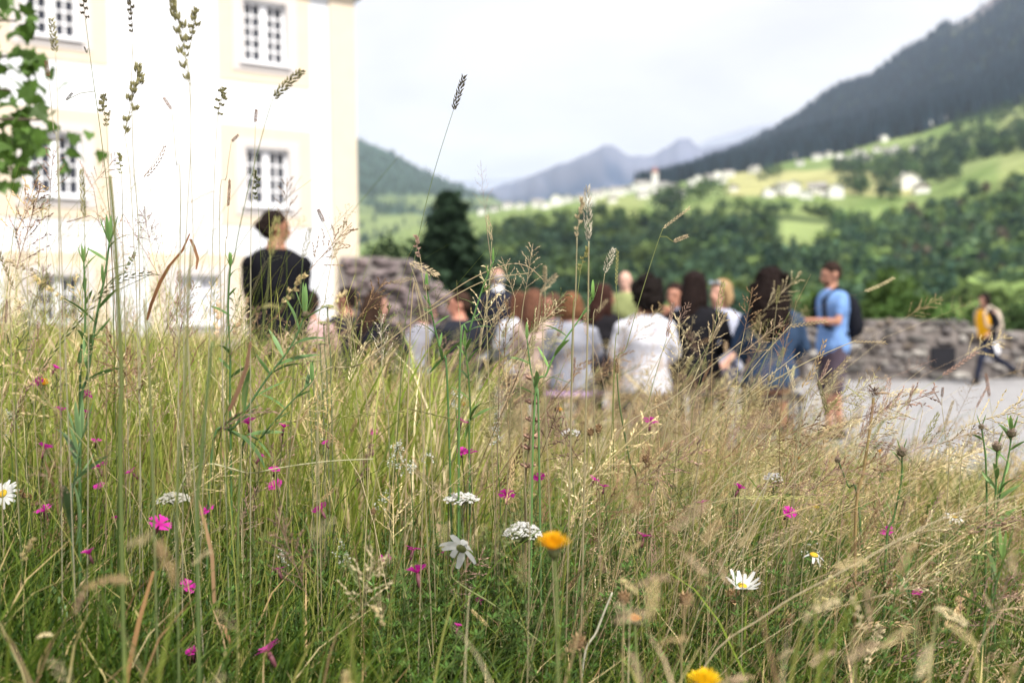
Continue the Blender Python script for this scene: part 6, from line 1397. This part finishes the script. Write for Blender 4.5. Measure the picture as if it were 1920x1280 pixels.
for i in range(70):
    a = rnd.uniform(0, 6.28); el = rnd.gauss(.5, .6); d_ = Vector((math.cos(a) * math.cos(el), math.sin(a) * math.cos(el), math.sin(el))); c = tp + Vector((rnd.gauss(0, .003), 0, .006 + rnd.gauss(0, .004))); tube(g, [c, c + d_ * .012 * rnd.uniform(.7, 1.5), c + d_ * .02 * rnd.uniform(.8, 1.6) + Vector((rnd.gauss(0, .003), 0, rnd.gauss(0, .003)))], [.0003, .0002, .00012], (.80, .78, .76), 3, cap=False)
g.obj('feathery_hairs', M_petal, e_, smooth=False); g = Geo()
for i in range(22): a = i * 2.4; d_ = Vector((math.cos(a), math.sin(a), rnd.uniform(-.3, 1.2))); c = tp + Vector((0, 0, .002 + .011 * rnd.random())); tube(g, [c, c + d_ * .005, c + d_ * .009], [.0007, .0011, .0004], np.array((.20, .13, .11)) * rnd.uniform(.7, 1.4), 4)
g.obj('seeds', M_seed, e_)
g = Geo(); tube(g, [tp + Vector((.002, 0, .006)), tp + Vector((.014, 0, .0075)), tp + Vector((.026, 0, .006))], [.001, .0028, .0006], (.40, .27, .15), 6); g.obj('dry_bract', M_seed, e_)

# understorey blades
g = Geo()
for (n, y0, y1, hmin, hmax, wd, K, pw) in ((46000, 1.15, 3.0, .13, .36, .0036, 5, 1.0), (30000, 2.6, 7.0, .2, .44, .0052, 4, .8)):
    x, y = field(n, y0, y1, pw); n = len(x); z = gzv(x, y)
    h = rng.uniform(hmin, hmax, n) * (1 + .35 / (1 + np.exp((x / y + .2) * 12))); a = rng.uniform(0, 6.28, n); l = h * rng.uniform(.05, .75, n)
    base = np.stack([x, y, z - .01], 1); tip = base + np.stack([np.cos(a) * l + .03, np.sin(a) * l, h], 1)
    dry = rng.random(n) < np.clip(.08 + .12 * (x > .3) + .26 * (y > 2.6), 0, 1)
    c = jit(GRN, n); c[dry] = jit(STR, dry.sum()) * .9
    c = np.where((y < 2.3)[:, None] & ~dry[:, None], c * np.array((.40, .54, .36)), c)  # near green blades darkened, deep shade under the canopy put into their colour
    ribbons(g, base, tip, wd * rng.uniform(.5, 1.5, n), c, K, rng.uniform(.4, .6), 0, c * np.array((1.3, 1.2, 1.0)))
x, y = field(15000, 6.5, 22, 1, (-.62, -.05)); n = len(x); z = gzv(x, y); h = rng.uniform(.35, .82, n); base = np.stack([x, y, z], 1)
tip = base + np.stack([rng.normal(0, .12, n), rng.normal(0, .1, n), h], 1); c = jit(GRN[2:4], n) * 1.25; dry = rng.random(n) < .42; c[dry] = jit(STR, dry.sum())
ribbons(g, base, tip, rng.uniform(.008, .02, n), c, 3)
tag(g.obj('meadow_grass', M_grass, smooth=False), kind='stuff')
# long arching blades, near
g = Geo(); x, y = field(1100, 1.35, 3.4); n = len(x); base = np.stack([x, y, gzv(x, y)], 1); h = rng.uniform(.3, .56, n) * (1 + .22 * (x < -.25)); a = rng.uniform(0, 6.28, n)
tip = base + np.stack([np.cos(a) * h * .6 + .08, np.sin(a) * h * .4, h], 1); c = jit(GRN[[0, 0, 1, 4, 5]], n)
ribbons(g, base, tip, rng.uniform(.002, .0045, n), c, 8, .7, .05, c * 1.2)
x, y = field(2300, 1.35, 2.7); n = len(x); base = np.stack([x, y, gzv(x, y)], 1); h = rng.uniform(.16, .36, n); a = rng.uniform(0, 6.28, n)
tip = base + np.stack([np.cos(a) * h * 1.1 + .04, np.sin(a) * h * .9, h * rng.uniform(.35, .9, n)], 1); c = jit(GRN[[0, 0, 1, 1, 2, 4]], n)
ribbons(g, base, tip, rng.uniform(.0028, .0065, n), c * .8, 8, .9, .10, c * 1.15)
tag(g.obj('long_grass', M_grass, smooth=False), kind='stuff')
g = Geo(); x, y = field(6500, 1.9, 6.4, .9, (-.62, -.05)); n = len(x); base = np.stack([x, y, gzv(x, y)], 1); h = rng.uniform(.35, .78, n); a = rng.uniform(0, 6.28, n)
tip = base + np.stack([np.cos(a) * h * .25 + .02, np.sin(a) * h * .2, h], 1); c = jit(GRN[1:4], n) * 1.15; dry = rng.random(n) < .3; c[dry] = jit(STR, dry.sum())
ribbons(g, base, tip, rng.uniform(.003, .007, n), c, 6, .7, .03, c * 1.15)
tag(g.obj('tall_bank_grass', M_grass, smooth=False), kind='stuff')
# flowering stems with their heads
def canopy(x, y):
    s = x / y; far = np.clip((y - 2.2) / 2.0, 0, 1)
    near_h = .44 + .16 / (1 + np.exp((s + .2) * 12)) - .10 / (1 + np.exp(-(s - .33) * 22)); far_h = .50 - .30 / (1 + np.exp(-(s - .30) * 22)) + .22 / (1 + np.exp((s + .16) * 12))
    return near_h * (1 - far) + far_h * far
g = Geo(); gh = Geo()
def stem_layer(n, y0, y1, pw, rad, headp, leanx, kinds, kp, hk=1.0, xspan=None, dryp=.5):
    x, y = field(n, y0, y1, pw, xspan); n = len(x); base = np.stack([x, y, gzv(x, y) - .01], 1)
    h = (canopy(x, y) + rng.normal(0, .10, n)) * hk; h = h * (1 + .35 * (rng.random(n) < .12) * rng.random(n)); h = np.clip(h, .2, 1.0)
    lx = rng.normal(leanx, .16, n) * h; ly = rng.normal(0, .16, n) * h
    tip = base + np.stack([lx, ly, h], 1)
    dry = rng.random(n) < np.clip(dryp - .14 * (y < 2.4) + .22 * np.tanh(x / y * 3), .05, .95)
    ok_ = clear_of_flowers(bez(base, tip, 16, .45, .02), base); base = base[ok_]; tip = tip[ok_]; x = x[ok_]; y = y[ok_]; dry = dry[ok_]; n = len(base)
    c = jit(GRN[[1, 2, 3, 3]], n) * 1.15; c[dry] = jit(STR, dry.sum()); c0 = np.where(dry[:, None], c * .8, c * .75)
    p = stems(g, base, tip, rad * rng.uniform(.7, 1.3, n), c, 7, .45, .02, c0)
    pk = np.array(kp) / sum(kp)
    for i in np.nonzero(rng.random(n) < headp)[0]:
        d = p[i, -1] - p[i, -2]; k = kinds[rng.choice(len(kinds), p=pk)]
        L = {'dense': .05, 'fluffy': .06, 'cocksfoot': .06, 'rye': .09, 'open': .12, 'airy': .11}[k] * rng.uniform(.6, 1.3)
        cc = (STR[rng.integers(6)] * .95 if dry[i] or rng.random() < .6 else np.array((.19, .21, .09))) * rng.uniform(.7, 1.25)
        if rng.random() < .18: cc = np.array((.34, .22, .17)) * rng.uniform(.8, 1.2)
        put_head(gh, k, tip[i], d, L, cc, rng.uniform(-.3, .5) if k in ('rye', 'fluffy') else 0)
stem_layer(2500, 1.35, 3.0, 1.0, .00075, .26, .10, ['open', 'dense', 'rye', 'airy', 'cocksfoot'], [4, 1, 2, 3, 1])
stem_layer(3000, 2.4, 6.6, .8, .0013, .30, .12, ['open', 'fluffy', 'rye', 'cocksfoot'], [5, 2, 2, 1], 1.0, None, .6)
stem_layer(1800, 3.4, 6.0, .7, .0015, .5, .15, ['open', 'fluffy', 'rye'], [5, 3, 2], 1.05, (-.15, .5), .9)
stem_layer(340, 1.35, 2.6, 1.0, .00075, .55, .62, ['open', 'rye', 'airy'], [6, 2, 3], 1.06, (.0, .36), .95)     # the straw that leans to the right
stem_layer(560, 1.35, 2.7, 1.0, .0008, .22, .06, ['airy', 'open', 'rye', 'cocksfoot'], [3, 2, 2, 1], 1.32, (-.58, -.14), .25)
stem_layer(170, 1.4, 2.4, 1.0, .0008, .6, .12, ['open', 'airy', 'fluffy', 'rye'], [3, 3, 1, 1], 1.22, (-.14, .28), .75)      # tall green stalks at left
x, y = field(900, 7, 21, 1, (-.6, -.05))
tag(g.obj('grass_stems', M_straw, smooth=False), kind='stuff')
# blurred heads close to the lens
for i in range(64):
    y_ = rng.uniform(.72, 1.15); px = rng.uniform(-60, 1980) if i % 3 else rng.uniform(1050, 1950); py = rng.uniform(1010, 1380) if px < 1000 else rng.uniform(960, 1330)
    p = P(px, py, y_); k = ['fluffy', 'open', 'cocksfoot'][i % 3]; d = np.array((rng.uniform(-.9, 1.1), rng.uniform(-.3, .3), rng.uniform(.15, 1)))
    put_head(gh, k, p, d, rng.uniform(.022, .042), STR[rng.integers(4)] * rng.uniform(.8, 1.05) * (1 if i % 2 else .9), rng.uniform(-.2, .4))
tag(gh.obj('grass_seed_heads', M_straw, smooth=False), kind='stuff')
g = Geo(); b_, t_ = [], []
for i in range(150):
    y_ = rng.uniform(.75, 1.2); px = rng.uniform(-150, 2050); py = rng.uniform(1060, 1500); p = P(px, py, y_); b_.append((p.x + rng.normal(0, .12), y_ + rng.normal(0, .1), ground_z(p.x, y_))); t_.append(tuple(p))
b_, t_ = np.array(b_), np.array(t_); c = np.where(rng.random(len(b_))[:, None] < .6, jit(GRN[:4], len(b_)), jit(STR, len(b_)))
ribbons(g, b_, t_, rng.uniform(.0015, .005, len(b_)), c, 8, .6, .02)
tag(g.obj('foreground_blades', M_grass, smooth=False), kind='stuff')

# fine whorled bedstraw foliage
def bed_tpl(seed, flower=False):
    r_ = np.random.default_rng(seed); V = []; T = []; C = []; H = .34; lx = r_.normal(0, .05); ly = r_.normal(0, .05)
    ax = lambda z: np.array((lx * (z / H) ** 2, ly * (z / H) ** 2, z))
    for k in range(18):
        z = .04 + (H - .04) * k / 18; c = ax(z); L = .017 * (1 - .45 * k / 18)
        for j in range(6):
            a = j * 1.047 + k * .5; d = np.array((math.cos(a), math.sin(a), .45)); s = np.array((-math.sin(a), math.cos(a), 0)) * .0017; i = len(V)
            V += [c, c + d * L * .55 + s, c + d * L, c + d * L * .55 - s]; T += [(i, i + 1, i + 2), (i, i + 2, i + 3)]; cc = np.array((.09, .18, .035)) * r_.uniform(.7, 1.4); C += [cc] * 4
    for k in range(8):
        i = len(V); z = H * k / 8; z2 = H * (k + 1) / 8
        for zz in (z, z2):
            for a in (0, 2.1, 4.2): V.append(ax(zz) + np.array((math.cos(a), math.sin(a), 0)) * .0009); C.append(np.array((.12, .17, .05)))
        for j in range(3): j2 = (j + 1) % 3; T += [(i + j, i + j2, i + 3 + j2), (i + j, i + 3 + j2, i + 3 + j)]
    return np.array(V), np.array(T), np.array(C)
BT = [bed_tpl(i) for i in range(5)]
g = Geo()
for i in range(1200):
    if i < 700: y_ = rng.uniform(1.35, 2.4); x_ = rng.normal(-.12, .30) * y_ / 1.7
    else: y_ = rng.uniform(1.3, 2.2); x_ = rng.uniform(-.9, .9)
    V, T, C = BT[i % 5]; a = rng.uniform(0, 6.28); s = rng.uniform(.65, 1.35); ca, sa = math.cos(a), math.sin(a); tl = rng.normal(0, .25, 2)
    v = V @ np.array([(ca, sa, 0), (-sa, ca, 0), (0, 0, 1)]); v = v * s; v[:, 0] += v[:, 2] * tl[0]; v[:, 1] += v[:, 2] * tl[1]
    g.add(v + np.array((x_, y_, ground_z(x_, y_))), T, None, C * rng.uniform(.75, 1.2))
tag(g.obj('bedstraw_foliage', M_grass, smooth=False), kind='stuff')
# low broad leaves and dead litter
g = Geo(); x, y = field(9000, 1.1, 4.5); n = len(x); base = np.stack([x, y, gzv(x, y)], 1); a = rng.uniform(0, 6.28, n); h = rng.uniform(.03, .16, n)
tip = base + np.stack([np.cos(a) * h * 1.1, np.sin(a) * h * 1.1, h * .8], 1); c = jit(GRN[[0, 4, 4, 4, 5]], n) * .7; dr = rng.random(n) < .12; c[dr] = jit(STR[2:5], dr.sum()) * .6
ribbons(g, base, tip, rng.uniform(.008, .022, n), c, 4, .8)
tag(g.obj('low_herb_leaves', M_grass, smooth=False), kind='stuff')
# far tiny specks of flowers are left to the single plants below

# small feathery and lobed herb leaves deep in the sward
g = Geo(); n = 2600; x, y = field(n, 1.2, 2.9); n = len(x)
for i in range(n):
    z = ground_z(x[i], y[i]); h = rng.uniform(.06, .26); a = rng.uniform(0, 6.28); dx_, dy_ = math.cos(a), math.sin(a); c = GRN[rng.choice([0, 1, 4, 5])] * rng.uniform(.6, 1.2); V = []; Q = []; px_, py_ = -dy_, dx_; L_ = rng.uniform(.03, .07)
    b = np.array((x[i] + rng.normal(0, .02), y[i], z + h)); m = 5
    for k in range(m):
        t = (k + .4) / m; cc_ = b + np.array((dx_, dy_, .35 - .8 * t * .6)) * L_ * t
        for sgn in (-1, 1):
            e = cc_ + np.array((px_ * sgn + dx_ * .5, py_ * sgn + dy_ * .5, .1)) * L_ * .34 * (1 - t * .6); w_ = np.array((dx_, dy_, 0)) * L_ * .05; j = len(V); V += [cc_ - w_, cc_ + w_, e + w_ * .6, e - w_ * .4]; Q.append((j, j + 1, j + 2, j + 3))
    g.add(V, None, Q, c)
tag(g.obj('feathery_herbs', M_grass, smooth=False), kind='stuff')
